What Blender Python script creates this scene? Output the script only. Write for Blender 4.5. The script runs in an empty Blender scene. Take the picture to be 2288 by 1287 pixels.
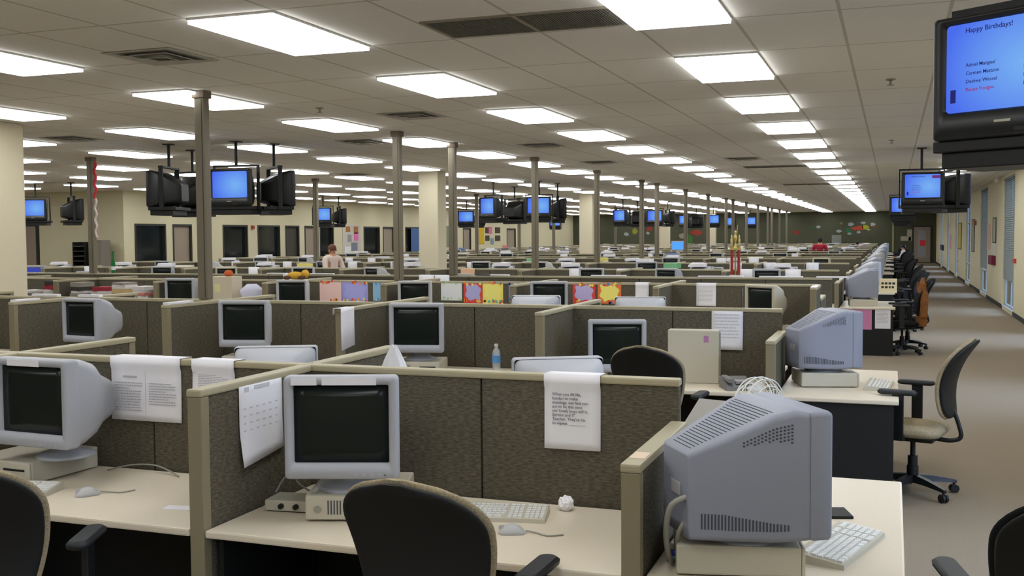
import bpy, bmesh, math, random
from mathutils import Vector, Matrix
PI = math.pi
SC = bpy.context.scene
COL = SC.collection
rnd = random.Random(7)

# ------------------------------------------------------------------ camera
H = 1.84                      # eye height
CZ = H + 1.37                 # ceiling height
FPX, YAW, PITCH, ROLL = 2338.3, .3488, -.0498, -.0070
_f = Vector((-math.sin(YAW) * math.cos(PITCH), math.cos(YAW) * math.cos(PITCH), math.sin(PITCH)))
_r = Vector((math.cos(YAW), math.sin(YAW), 0)); _u = _r.cross(_f)
CR = _r * math.cos(ROLL) + _u * math.sin(ROLL)
CU = -_r * math.sin(ROLL) + _u * math.cos(ROLL)
CF = _f
cd = bpy.data.cameras.new('camera'); cam = bpy.data.objects.new('camera', cd); COL.objects.link(cam)
cd.sensor_width = 36.0; cd.lens = FPX / 2288 * 36.0; cd.clip_start = .05; cd.clip_end = 300
M = Matrix((CR, CU, -CF)).transposed().to_4x4(); M.translation = Vector((0, 0, H)); cam.matrix_world = M
SC.camera = cam

# ------------------------------------------------------------------ world, exposure
SC.view_settings.view_transform = 'Standard'; SC.view_settings.look = 'None'
SC.view_settings.exposure = -.18; SC.view_settings.gamma = 1.0; SC.view_settings.use_curve_mapping = False
W = bpy.data.worlds.new('daylight'); SC.world = W; W.use_nodes = True
_n = W.node_tree.nodes; _g = _n.new('ShaderNodeTexCoord'); _s = _n.new('ShaderNodeSeparateXYZ'); _c = _n.new('ShaderNodeValToRGB')   # blue by the horizon, bright overcast above
_c.color_ramp.elements[0].position = 0; _c.color_ramp.elements[0].color = (.010, .014, .030, 1)
_c.color_ramp.elements[1].position = 1; _c.color_ramp.elements[1].color = (.62, .78, 1, 1)
for _p, _k in ((.02, (.012, .020, .052, 1)), (.10, (.030, .048, .105, 1)), (.26, (.55, .72, 1, 1))): _e = _c.color_ramp.elements.new(_p); _e.color = _k
W.node_tree.links.new(_g.outputs['Generated'], _s.inputs[0]); W.node_tree.links.new(_s.outputs['Z'], _c.inputs[0]); W.node_tree.links.new(_c.outputs[0], _n['Background'].inputs[0])
_n['Background'].inputs[1].default_value = 13.0
LAMP = 9.5                    # radiance of the fluorescent diffusers

# ------------------------------------------------------------------ pixel -> point on a real surface
def ray(u, v): return CR * ((u - 1144) / FPX) - CU * ((v - 643.5) / FPX) + CF
def pz(u, v, z): d = ray(u, v); d = d * ((z - H) / d.z); return Vector((d.x, d.y, z))
def py(u, v, y): d = ray(u, v); d = d * (y / d.y); return Vector((d.x, y, d.z + H))
def px(u, v, x): d = ray(u, v); d = d * (x / d.x); return Vector((x, d.y, d.z + H))
def seen(p, m=150):
    q = Vector(p) - Vector((0, 0, H)); d = q.dot(CF)
    if d < .1: return False
    u = 1144 + FPX * q.dot(CR) / d; v = 643.5 - FPX * q.dot(CU) / d
    return -m < u < 2288 + m and -m < v < 1287 + m

# ------------------------------------------------------------------ materials
def lin(c): return tuple(((x / 255) / 12.92 if x / 255 <= .04045 else ((x / 255 + .055) / 1.055) ** 2.4) for x in c)
MATS = {}
def mat(name, c, rough=.6, metal=0, var=0, scale=20, stretch=(1, 1, 1), bump=0, spec=.4):
    if name in MATS: return MATS[name]
    m = bpy.data.materials.new(name); m.use_nodes = True; nt = m.node_tree; b = nt.nodes['Principled BSDF']
    b.inputs['Roughness'].default_value = rough; b.inputs['Metallic'].default_value = metal
    b.inputs['Specular IOR Level'].default_value = spec
    l = lin(c)
    b.inputs['Base Color'].default_value = (*l, 1)
    if var or bump:
        tc = nt.nodes.new('ShaderNodeTexCoord'); mp = nt.nodes.new('ShaderNodeMapping'); n = nt.nodes.new('ShaderNodeTexNoise')
        mp.inputs['Scale'].default_value = stretch; n.inputs['Scale'].default_value = scale; n.inputs['Detail'].default_value = 4
        nt.links.new(tc.outputs['Object'], mp.inputs[0]); nt.links.new(mp.outputs[0], n.inputs['Vector'])
        if var:
            r = nt.nodes.new('ShaderNodeValToRGB')
            r.color_ramp.elements[0].position = .32; r.color_ramp.elements[1].position = .68
            r.color_ramp.elements[0].color = (*[x * (1 - var) for x in l], 1); r.color_ramp.elements[1].color = (*[min(1, x * (1 + var)) for x in l], 1)
            nt.links.new(n.outputs['Fac'], r.inputs[0]); nt.links.new(r.outputs[0], b.inputs['Base Color'])
        if bump:
            bp = nt.nodes.new('ShaderNodeBump'); bp.inputs['Strength'].default_value = bump; bp.inputs['Distance'].default_value = .004
            nt.links.new(n.outputs['Fac'], bp.inputs['Height']); nt.links.new(bp.outputs[0], b.inputs['Normal'])
    MATS[name] = m; return m
def emit(name, c, s):
    if name in MATS: return MATS[name]
    m = bpy.data.materials.new(name); m.use_nodes = True; nt = m.node_tree; nt.nodes.clear()
    o = nt.nodes.new('ShaderNodeOutputMaterial'); e = nt.nodes.new('ShaderNodeEmission')
    e.inputs[0].default_value = (*lin(c), 1); e.inputs[1].default_value = s; nt.links.new(e.outputs[0], o.inputs[0])
    MATS[name] = m; return m

FAB = mat('partition_fabric', (93, 88, 75), .95, var=.38, scale=95, stretch=(.4, .4, 1.7), bump=.25, spec=.1)
CAP = mat('painted_trim', (168, 159, 131), .5)
POST = mat('painted_post', (136, 126, 100), .5)
SEAMD = mat('dark_rail', (40, 38, 32), .7)
LAM = mat('cream_laminate', (218, 206, 184), .42, var=.02, scale=300)
BLK = mat('black_panel', (17, 18, 18), .6)
PLA = mat('black_plastic', (24, 26, 27), .42)
PADM = mat('armrest_rubber', (33, 36, 38), .5)
TAN = mat('tan_chair_fabric', (156, 142, 114), .95, var=.25, scale=120, bump=.3, spec=.1)
SHELL = mat('chair_shell', (19, 20, 20), .62)
SHADEM = mat('shaded_bluish_grey_plastic', (144, 148, 162), .5)  # bluish monitor plastic with the shade of a turned-away side put into its colour
GREYM = mat('grey_monitor_plastic', (170, 172, 178), .5)
BEIGE = mat('beige_plastic', (190, 184, 166), .5)
PALEM = mat('pale_monitor_plastic', (182, 182, 182), .5)
VENT = mat('vent_slot', (70, 74, 84), .8)
SCRN = mat('dark_screen', (26, 32, 29), .22, spec=.22)
PAPER = mat('white_paper', (232, 230, 234), .8)
INK = mat('grey_print', (176, 174, 178), .8)
CABLE = mat('grey_cable', (150, 148, 138), .5)
BCAB = mat('black_cable', (28, 28, 28), .5)
WHITEP = mat('white_plastic', (228, 228, 224), .4)
CEILM = None
WALLM = mat('cream_wall_paint', (208, 200, 168), .85)
PILM = mat('pillar_paint', (216, 206, 178), .8)
GREEN = mat('green_wall_paint', (76, 78, 60), .85, var=.04, scale=2)
TVM = mat('tv_casing', (26, 27, 27), .4)
STEEL = mat('mount_steel', (30, 30, 30), .45, metal=.3)
POLE = mat('pole_metal', (122, 114, 96), .4, metal=.15)
DGLASS = mat('dark_glass', (24, 30, 30), .08, spec=.6)
DOORM = mat('door_paint', (150, 136, 120), .6)
JAMB = mat('dark_jamb', (44, 46, 40), .6)
BASEB = mat('black_baseboard', (28, 34, 32), .5)
BLIND = mat('window_blind', (126, 132, 128), .8)
WFRAME = mat('window_frame', (170, 178, 182), .5)
CARP = mat('carpet', (134, 122, 105), 1.0, var=.16, scale=180, bump=.5, spec=.05)

def color_mat(c, rough=.8): return mat('colour_%d_%d_%d' % c, c, rough)

def ceiling_mat():
    m = bpy.data.materials.new('ceiling_tile'); m.use_nodes = True; nt = m.node_tree; b = nt.nodes['Principled BSDF']
    b.inputs['Roughness'].default_value = .95; b.inputs['Specular IOR Level'].default_value = .1
    tc = nt.nodes.new('ShaderNodeTexCoord'); sp = nt.nodes.new('ShaderNodeSeparateXYZ'); nt.links.new(tc.outputs['Object'], sp.inputs[0])
    outs = []
    for ax, per, off in (('X', LP / 4, LX0 - LP / 8), ('Y', LP / 2, LY0 - LP / 4)):
        s = nt.nodes.new('ShaderNodeMath'); s.operation = 'SUBTRACT'; s.inputs[1].default_value = off; nt.links.new(sp.outputs[ax], s.inputs[0])
        d = nt.nodes.new('ShaderNodeMath'); d.operation = 'DIVIDE'; d.inputs[1].default_value = per; nt.links.new(s.outputs[0], d.inputs[0])
        f = nt.nodes.new('ShaderNodeMath'); f.operation = 'FRACT'; nt.links.new(d.outputs[0], f.inputs[0])
        c = nt.nodes.new('ShaderNodeMath'); c.operation = 'SUBTRACT'; c.inputs[1].default_value = .5; nt.links.new(f.outputs[0], c.inputs[0])
        a = nt.nodes.new('ShaderNodeMath'); a.operation = 'ABSOLUTE'; nt.links.new(c.outputs[0], a.inputs[0])
        g = nt.nodes.new('ShaderNodeMath'); g.operation = 'GREATER_THAN'; g.inputs[1].default_value = .5 - .011 / per; nt.links.new(a.outputs[0], g.inputs[0])
        outs.append(g)
    mx = nt.nodes.new('ShaderNodeMath'); mx.operation = 'MAXIMUM'; nt.links.new(outs[0].outputs[0], mx.inputs[0]); nt.links.new(outs[1].outputs[0], mx.inputs[1])
    n = nt.nodes.new('ShaderNodeTexNoise'); n.inputs['Scale'].default_value = 160; nt.links.new(tc.outputs['Object'], n.inputs['Vector'])
    r = nt.nodes.new('ShaderNodeValToRGB'); r.color_ramp.elements[0].color = (*lin((226, 222, 214)), 1); r.color_ramp.elements[1].color = (*lin((238, 235, 228)), 1)
    nt.links.new(n.outputs['Fac'], r.inputs[0])
    mix = nt.nodes.new('ShaderNodeMixRGB'); mix.inputs[2].default_value = (*lin((196, 190, 178)), 1)
    nt.links.new(mx.outputs[0], mix.inputs[0]); nt.links.new(r.outputs[0], mix.inputs[1]); nt.links.new(mix.outputs[0], b.inputs['Base Color'])
    return m
LP = 2.563; LX0 = -1.283; LY0 = 6.15

def tv_screen_mat():
    m = bpy.data.materials.new('lit_blue_screen'); m.use_nodes = True; nt = m.node_tree; nt.nodes.clear()
    o = nt.nodes.new('ShaderNodeOutputMaterial'); e = nt.nodes.new('ShaderNodeEmission'); e.inputs[1].default_value = 1.0
    tc = nt.nodes.new('ShaderNodeTexCoord'); g = nt.nodes.new('ShaderNodeTexGradient'); g.gradient_type = 'SPHERICAL'
    mp = nt.nodes.new('ShaderNodeMapping'); mp.inputs['Location'].default_value = (-.25, 0, -.1); mp.inputs['Scale'].default_value = (2.6, 0.01, 3.2)
    r = nt.nodes.new('ShaderNodeValToRGB')
    r.color_ramp.elements[0].color = (*lin((80, 116, 250)), 1); r.color_ramp.elements[1].color = (*lin((128, 188, 255)), 1)
    nt.links.new(tc.outputs['Object'], mp.inputs[0]); nt.links.new(mp.outputs[0], g.inputs[0]); nt.links.new(g.outputs['Fac'], r.inputs[0])
    nt.links.new(r.outputs[0], e.inputs[0]); nt.links.new(e.outputs[0], o.inputs[0]); return m
TVS = tv_screen_mat()

def glass_mat():
    m = bpy.data.materials.new('window_glass'); m.use_nodes = True; nt = m.node_tree; nt.nodes.clear()
    o = nt.nodes.new('ShaderNodeOutputMaterial'); t = nt.nodes.new('ShaderNodeBsdfTransparent'); g = nt.nodes.new('ShaderNodeBsdfGlossy')
    t.inputs[0].default_value = (.93, .96, 1, 1); g.inputs['Roughness'].default_value = .03
    fr = nt.nodes.new('ShaderNodeFresnel'); fr.inputs[0].default_value = 1.3; mx = nt.nodes.new('ShaderNodeMixShader')
    nt.links.new(fr.outputs[0], mx.inputs[0]); nt.links.new(t.outputs[0], mx.inputs[1]); nt.links.new(g.outputs[0], mx.inputs[2]); nt.links.new(mx.outputs[0], o.inputs[0]); return m
GLASS = glass_mat()
def clear_mat():
    m = bpy.data.materials.new('clear_plastic'); m.use_nodes = True; nt = m.node_tree; b = nt.nodes['Principled BSDF']
    b.inputs['Base Color'].default_value = (.85, .9, .92, 1); b.inputs['Roughness'].default_value = .12; b.inputs['Alpha'].default_value = .35; return m
CLEAR = clear_mat()

# ------------------------------------------------------------------ mesh helpers
def rrect(hw, hh, r, k=4):
    r = min(r, hw, hh); out = []
    for cx, cy, a0 in ((hw - r, hh - r, 0), (-hw + r, hh - r, 90), (-hw + r, -hh + r, 180), (hw - r, -hh + r, 270)):
        for i in range(k + 1):
            a = math.radians(a0 + 90 * i / k); out.append((cx + r * math.cos(a), cy + r * math.sin(a)))
    return out

class MB:
    def __init__(s): s.v = []; s.f = []; s.smooth = []
    def add(s, vs, fs, sm=False, M=None):
        n = len(s.v)
        s.v += [tuple(M @ Vector(p)) if M else tuple(p) for p in vs]
        s.f += [tuple(i + n for i in f) for f in fs]; s.smooth += [sm] * len(fs); return s
    def box(s, x0, x1, y0, y1, z0, z1, b=0, M=None):
        if b <= 0:
            vs = [(x, y, z) for x in (x0, x1) for y in (y0, y1) for z in (z0, z1)]
            return s.add(vs, [(0, 1, 3, 2), (4, 6, 7, 5), (0, 4, 5, 1), (2, 3, 7, 6), (0, 2, 6, 4), (1, 5, 7, 3)], False, M)
        bm = bmesh.new(); bmesh.ops.create_cube(bm, size=1)
        for q in bm.verts: q.co = Vector(((x0 + x1) / 2 + q.co.x * (x1 - x0), (y0 + y1) / 2 + q.co.y * (y1 - y0), (z0 + z1) / 2 + q.co.z * (z1 - z0)))
        bmesh.ops.bevel(bm, geom=bm.edges[:], offset=b, segments=2, profile=.6, affect='EDGES')
        bm.verts.index_update(); vs = [q.co.copy() for q in bm.verts]; fs = [[q.index for q in f.verts] for f in bm.faces]; bm.free()
        return s.add(vs, fs, False, M)
    def loft(s, rings, cap0=True, cap1=True, sm=True, M=None, closed=True):
        n = len(rings[0]); vs = [p for r in rings for p in r]; fs = []
        for i in range(len(rings) - 1):
            for j in range(n if closed else n - 1):
                a, b = i * n + j, i * n + (j + 1) % n; fs.append((a, b, b + n, a + n))
        s.add(vs, fs, sm, M)
        if cap0: s.add(rings[0], [tuple(range(n))[::-1]], False, M)
        if cap1: s.add(rings[-1], [tuple(range(n))], False, M)
        return s
    def cyl(s, p0, p1, r0, r1=None, n=16, cap=True, M=None):
        r1 = r0 if r1 is None else r1; p0, p1 = Vector(p0), Vector(p1); d = (p1 - p0).normalized()
        a = d.orthogonal().normalized(); b = d.cross(a)
        R = [[p + (a * math.cos(2 * PI * i / n) + b * math.sin(2 * PI * i / n)) * r for i in range(n)] for p, r in ((p0, r0), (p1, r1))]
        return s.loft(R, cap, cap, True, M)
    def tube(s, pts, r, n=8, M=None):
        pts = [Vector(p) for p in pts]
        q = []
        for i in range(len(pts) - 1):                       # Catmull-Rom smoothing
            p0, p1, p2, p3 = pts[max(i - 1, 0)], pts[i], pts[i + 1], pts[min(i + 2, len(pts) - 1)]
            for t in (0, .25, .5, .75):
                q.append(.5 * ((2 * p1) + (p2 - p0) * t + (2 * p0 - 5 * p1 + 4 * p2 - p3) * t * t + (3 * p1 - p0 - 3 * p2 + p3) * t ** 3))
        q.append(pts[-1]); R = []; a = None
        for i, p in enumerate(q):
            d = (q[min(i + 1, len(q) - 1)] - q[max(i - 1, 0)]).normalized()
            a = d.orthogonal().normalized() if a is None else (a - d * a.dot(d)).normalized()
            b = d.cross(a); R.append([p + (a * math.cos(2 * PI * j / n) + b * math.sin(2 * PI * j / n)) * r for j in range(n)])
        return s.loft(R, True, True, True, M)
    def lathe(s, prof, c=(0, 0, 0), n=20, M=None):
        R = [[(c[0] + r * math.cos(2 * PI * i / n), c[1] + r * math.sin(2 * PI * i / n), c[2] + z) for i in range(n)] for r, z in prof]
        return s.loft(R, True, True, True, M)
    def sheet(s, grid, t=.0012, M=None):
        """grid of points [row][col] -> thin solid sheet (two faces joined by their rim)"""
        nr, nc = len(grid), len(grid[0]); P = [[Vector(p) for p in r] for r in grid]; top, bot = [], []
        for i in range(nr):
            for j in range(nc):
                du = P[i][min(j + 1, nc - 1)] - P[i][max(j - 1, 0)]; dv = P[min(i + 1, nr - 1)][j] - P[max(i - 1, 0)][j]
                n = du.cross(dv).normalized() * t / 2; top.append(P[i][j] + n); bot.append(P[i][j] - n)
        N = nr * nc; fs = []
        for i in range(nr - 1):
            for j in range(nc - 1):
                a = i * nc + j; fs.append((a, a + 1, a + nc + 1, a + nc)); fs.append((N + a, N + a + nc, N + a + nc + 1, N + a + 1))
        rim = [j for j in range(nc)] + [i * nc + nc - 1 for i in range(1, nr)] + [(nr - 1) * nc + j for j in range(nc - 2, -1, -1)] + [i * nc for i in range(nr - 2, 0, -1)]
        for k in range(len(rim)):
            a, b = rim[k], rim[(k + 1) % len(rim)]; fs.append((b, a, N + a, N + b))
        return s.add(top + bot, fs, True, M)
    def mesh(s, name, m):
        me = bpy.data.meshes.new(name); me.from_pydata(s.v, [], s.f); me.update()
        me.polygons.foreach_set('use_smooth', s.smooth)
        if m: me.materials.append(m)
        bm = bmesh.new(); bm.from_mesh(me); bmesh.ops.recalc_face_normals(bm, faces=bm.faces[:]); bm.to_mesh(me); bm.free()
        return me
    def obj(s, name, m, parent=None, loc=(0, 0, 0), rz=0):
        o = bpy.data.objects.new(name, s.mesh(name, m)); COL.objects.link(o)
        if parent: o.parent = parent
        o.location = loc; o.rotation_euler = (0, 0, rz); return o

KIDS = {}
def reg(o):
    if o.parent: KIDS.setdefault(o.parent.name, []).append(o)
    return o
def part(parent, name, mb, m, label=None):
    o = mb.obj(name, m, parent); reg(o)
    if label: o['label'] = label
    return o
def tag(o, label, cat, group=None, kind='thing'):
    if label: o['label'] = label
    o['category'] = cat; o['kind'] = kind
    if group: o['group'] = group
    return o
def thing(name, label, cat, loc=(0, 0, 0), rz=0, group=None):
    o = bpy.data.objects.new(name, None); COL.objects.link(o); o.location = loc; o.rotation_euler = (0, 0, rz); o.empty_display_size = .1
    return tag(o, label, cat, group)
def solo(name, label, cat, mb, m, loc=(0, 0, 0), rz=0, group=None): return tag(mb.obj(name, m, None, loc, rz), label, cat, group)
def struct(name, mb, m, parent=None, **k):
    o = mb.obj(name, m, parent, **k)
    if parent is None: o['kind'] = 'structure'
    return o
def dup(root, loc, rz, label, group=None):
    r = root.copy(); COL.objects.link(r); r.location = loc; r.rotation_euler = (0, 0, rz); r['label'] = label
    if group: r['group'] = group
    for ch in KIDS.get(root.name, []):
        c = ch.copy(); COL.objects.link(c); c.parent = r; reg(c)
        for g in KIDS.get(ch.name, []):
            d = g.copy(); COL.objects.link(d); d.parent = c; reg(d)
    return r
class Kit:
    """builds a kind of thing once, then hands out copies"""
    def __init__(s, fn): s.fn = fn; s.first = None
    def put(s, loc, rz, label, group=None):
        if s.first is None:
            s.first = s.fn(); s.first.location = loc; s.first.rotation_euler = (0, 0, rz); s.first['label'] = label
            if group: s.first['group'] = group
            return s.first
        return dup(s.first, loc, rz, label, group)
ORD = 'zeroth first second third fourth fifth sixth seventh eighth ninth tenth eleventh twelfth thirteenth fourteenth fifteenth sixteenth seventeenth eighteenth nineteenth twentieth'.split()
def ordw(n): return ORD[n] if n <= 20 else 'twenty-' + ORD[n - 20]
def text_mesh(name, body, size, m, parent, loc, rot=(PI / 2, 0, 0), align='LEFT', label=None, spacing=1.0):
    c = bpy.data.curves.new(name, 'FONT'); c.body = body; c.size = size; c.align_x = align; c.extrude = .0004; c.offset = size * .005; c.resolution_u = 2; c.space_line = spacing
    t = bpy.data.objects.new('tmp', c); COL.objects.link(t)
    me = bpy.data.meshes.new_from_object(t.evaluated_get(bpy.context.evaluated_depsgraph_get())); bpy.data.objects.remove(t); bpy.data.curves.remove(c)
    me.materials.clear(); me.materials.append(m)
    o = bpy.data.objects.new(name, me); COL.objects.link(o); o.parent = parent; o.location = loc; o.rotation_euler = rot; reg(o)
    if label: o['label'] = label
    return o

# ================================================================== SETTING
XW, XL, YF, YB = 2.5, -20.6, 69.0, -4.0
XLL = -28.0; YC = 24.3
struct('floor', MB().box(XLL - .2, XW + .4, YB - .2, YF + .2, -.2, 0), CARP)
struct('ceiling', MB().box(XLL - .2, XW + .4, YB - .2, YF + .2, CZ, CZ + .2), ceiling_mat())
struct('wall_far', MB().box(XL - .2, XW + .3, YF, YF + .2, 0, CZ), GREEN)
struct('wall_behind', MB().box(XLL - .2, XW + .3, YB - .2, YB, 0, CZ), WALLM)
struct('wall_left_front', MB().box(XLL - .2, XLL, YB, YC, 0, CZ), WALLM)
struct('wall_corner', MB().box(XLL - .2, XL - .2, YC, YC + .2, 0, CZ), WALLM)

# right wall with window recesses
wins = [(-2.3 + 6.9 * i, .2 + 6.9 * i) for i in range(10)]
wins = [(a, b) for a, b in wins if b < 68]
wb = MB(); y = YB
for a, b in wins:
    wb.box(XW, XW + .3, y, a, 0, CZ); wb.box(XW, XW + .3, a, b, 0, .08); wb.box(XW, XW + .3, a, b, CZ - .08, CZ); y = b
wb.box(XW, XW + .3, y, YF, 0, CZ)
struct('wall_right', wb, WALLM)
bb = MB(); y = YB
for a, b in wins: bb.box(XW - .015, XW, y, a, 0, .1); y = b
bb.box(XW - .015, XW, y, YF, 0, .1)
struct('baseboard_right', bb, BASEB)
for i, (a, b) in enumerate(wins):
    fr = MB(); x0, x1 = XW + .07, XW + .12
    for yy in (a, (a + b) / 2 - .025, b - .05): fr.box(x0, x1, yy, yy + .05, .08, CZ - .08)
    for zz in (.08, .70, 2.18, CZ - .13): fr.box(x0, x1, a + .05, b - .05, zz, zz + .05)
    o = struct('window_%d' % (i + 1), fr, WFRAME); o['label'] = 'tall recessed window with slim metal bars in the cream wall along the aisle'
    p = MB().box(XW + .09, XW + .096, a + .05, b - .05, .13, CZ - .13); p.obj('window_pane', GLASS, o)
    s = MB().box(XW - .01, XW + .07, a, b, .08, .095); s.obj('window_sill', WFRAME, o)
    if i in (4, 5):
        z0 = {4: .74, 5: .80}.get(i, .8); bl = MB(); n = int((CZ - .1 - z0) / .05)
        for k in range(n): bl.add([(XW + .02, a + .02, z0 + k * .05), (XW + .02, b - .02, z0 + k * .05), (XW + .045, b - .02, z0 + k * .05 + .048), (XW + .045, a + .02, z0 + k * .05 + .048),
                                   (XW + .023, a + .02, z0 + k * .05), (XW + .023, b - .02, z0 + k * .05), (XW + .048, b - .02, z0 + k * .05 + .048), (XW + .048, a + .02, z0 + k * .05 + .048)],
                                  [(0, 1, 2, 3), (7, 6, 5, 4), (0, 4, 5, 1), (3, 2, 6, 7)])
        bl.box(XW + .01, XW + .06, a + .02, b - .02, CZ - .13, CZ - .08)
        for yy in (a + .3, b - .3): bl.box(XW + .018, XW + .021, yy, yy + .01, z0, CZ - .1)
        bl.obj('blind', BLIND, o)

# left wall with its doors and windows
opens = []   # (u0, u1, kind)
for u0, u1, k in ((300, 370, 'w'), (385, 428, 'd'), (497, 553, 'w'), (575, 625, 'w'), (637, 668, 'd2'), (680, 706, 'd'), (714, 745, 'w'), (812, 848, 'w'), (855, 880, 'd'), (905, 945, 'w'), (1034, 1052, 'd'), (1132, 1152, 'd')):
    opens.append((px(u0, 500, XL).y, px(u1, 500, XL).y, k))
lb = MB(); y = YC
for a, b, k in opens:
    z0 = .0 if k != 'w' else .85
    lb.box(XL - .2, XL, y, a, 0, CZ); lb.box(XL - .2, XL, a, b, 2.27, CZ)
    if z0: lb.box(XL - .2, XL, a, b, 0, z0)
    y = b
lb.box(XL - .2, XL, y, YF, 0, CZ)
struct('wall_left', lb, WALLM)
nd = nw = 0
for a, b, k in opens:
    fr = MB(); t = .06
    fr.box(XL - .12, XL + .015, a, a + t, 0 if k != 'w' else .85, 2.27); fr.box(XL - .12, XL + .015, b - t, b, 0 if k != 'w' else .85, 2.27); fr.box(XL - .12, XL + .015, a + t, b - t, 2.27 - t, 2.27)
    if k == 'w':
        nw += 1; fr.box(XL - .12, XL + .015, a + t, b - t, .85, .85 + t)
        o = struct('window_%d' % (30 + nw), fr, JAMB); o['label'] = 'dark interior office window in the cream wall at the far side'
        MB().box(XL - .10, XL - .09, a + t, b - t, .85 + t, 2.27 - t).obj('pane', DGLASS, o)
    else:
        nd += 1; o = struct('door_%d' % nd, fr, JAMB)
        MB().box(XL - .10, XL - .06, a + t, b - t, .01, 2.27 - t).obj('door_panel', DOORM if k == 'd' else mat('dark_door', (62, 56, 46), .6), o)
        MB().cyl((XL - .06, a + .2, 1.0), (XL + .0, a + .2, 1.0), .025).obj('handle', STEEL, o)
# corner wall door at the left edge
p0, p1 = py(48, 500, YC), py(80, 500, YC)
fr = MB(); fr.box(p0.x - .06, p0.x, YC - .02, YC, 0, 2.3); fr.box(p1.x, p1.x + .12, YC - .02, YC, 0, 2.3); fr.box(p0.x, p1.x, YC - .02, YC, 2.22, 2.3)
o = struct('door_20', fr, JAMB); MB().box(p0.x, p1.x, YC - .012, YC, .01, 2.22).obj('door_panel', DOORM, o)
# far wall door
p0, p1 = py(2042, 508, YF), py(2078, 588, YF)
xa, xb_ = p0.x, p1.x; zt = 2.2
fr = MB(); fr.box(xa - .1, xa, YF - .05, YF, 0, zt + .1); fr.box(xb_, xb_ + .1, YF - .05, YF, 0, zt + .1); fr.box(xa, xb_, YF - .05, YF, zt, zt + .1)
o = struct('door_21', fr, JAMB); o['label'] = 'grey door with a tall glass light and a red notice at the end of the aisle'
MB().box(xa, xb_, YF - .04, YF, .05, zt).obj('door_panel', DOORM, o)
MB().box(xa + .25, xb_ - .25, YF - .05, YF - .04, .35, zt - .2).obj('pane', mat('frosted_glass', (150, 152, 160), .3), o)
MB().box(xa + .36, xa + .66, YF - .055, YF - .05, 1.05, 1.4).obj('red_notice', color_mat((225, 60, 70)), o)
struct('trim_1', MB().box(xa - 1.25, xa - 1.15, YF - .03, YF, 0, 2.6), mat('pale_trim', (150, 150, 110), .7))

# ================================================================== CEILING FIXTURES
DIFF = emit('fluorescent_diffuser', (250, 252, 253), LAMP)
def light():
    t = thing('ceiling_light', '', 'ceiling light')
    w, l = LP / 8 * .955, LP / 4 * .975
    f = MB()
    for x0, x1, y0, y1 in ((-w - .008, -w, -l - .008, l + .008), (w, w + .008, -l - .008, l + .008), (-w, w, -l - .008, -l), (-w, w, l, l + .008)): f.box(x0, x1, y0, y1, -.014, 0)
    part(t, 'frame', f, WHITEP)
    d = MB(); z = -.036
    d.add([(-w, -l, z), (w, -l, z), (w, l, z), (-w, l, z), (-w, -l, -.001), (w, -l, -.001), (w, l, -.001), (-w, l, -.001)], [(0, 1, 2, 3), (0, 4, 5, 1), (1, 5, 6, 2), (2, 6, 7, 3), (3, 7, 4, 0)])
    part(t, 'diffuser', d, DIFF, 'glowing white diffuser'); return t
LK = Kit(light)
PILLARS = [(py(u, 527, yy).x, yy) for u, yy in ((-6, 9.6), (967, 20.25), (1313, 33.05), (1485, 48.2), (1590, 58.4))]
for c in range(-1, 10):
    x = LX0 - c * LP
    for r in range(-4, 25):
        yy = LY0 + r * LP
        if yy < YB + 1 or yy > YF - .8: continue
        if x < XL + .4 and (yy > YC - .9 or x < XLL + 1): continue
        if x < -1.12 * max(yy, 0) - 7 or (c == -1 and yy > 29) or any(abs(x - a) < .52 and abs(yy - b) < .86 for a, b in PILLARS): continue
        if c == -1: lab = 'ceiling light panel above the window aisle, %s from the near end' % ordw(r + 4) if r > -4 else 'ceiling light panel above the window aisle, behind the viewer'
        else: lab = 'ceiling light panel, %s from the near end in the %s line from the window aisle' % (ordw(r + 4) if r > -4 else 'first', ordw(c + 1))
        LK.put((x, yy, CZ), 0, lab, 'recessed ceiling lights')

def grille():
    t = thing('return_air_grille', '', 'air grille'); w = LP / 8 * .93; l = LP / 8 * .8
    f = MB()
    for x0, x1, y0, y1 in ((-w - .02, -w, -l - .02, l + .02), (w, w + .02, -l - .02, l + .02), (-w, w, -l - .02, -l), (-w, w, l, l + .02)): f.box(x0, x1, y0, y1, -.012, 0)
    part(t, 'frame', f, mat('grille_frame', (150, 142, 128), .7))
    part(t, 'backing', MB().box(-w, w, -l, l, -.002, 0), mat('grille_dark', (22, 22, 20), .9))
    s = MB(); n = 34
    for i in range(n): x = -w + (i + .5) * 2 * w / n; s.box(x - .004, x + .004, -l, l, -.010, -.002)
    part(t, 'louvre', s, mat('grille_slat', (112, 108, 98), .7)); return t
GK = Kit(grille)
for x, yy, lab in ((-2.54, 6.43, 'dark louvred air grille in the ceiling, left one of the nearest pair'), (-1.92, 6.43, 'dark louvred air grille in the ceiling beside the nearest light panel'),
                   (-2.54, 21.8, 'thin dark air grille far along the ceiling, left one of its pair'), (-1.92, 21.8, 'thin dark air grille far along the ceiling, right one of its pair'),
                   (-2.54, 30.0, 'farthest left air grille strip in the ceiling'), (-1.92, 30.0, 'farthest right air grille strip in the ceiling')):
    GK.put((x, yy, CZ), 0, lab, 'return air grilles')

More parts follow.
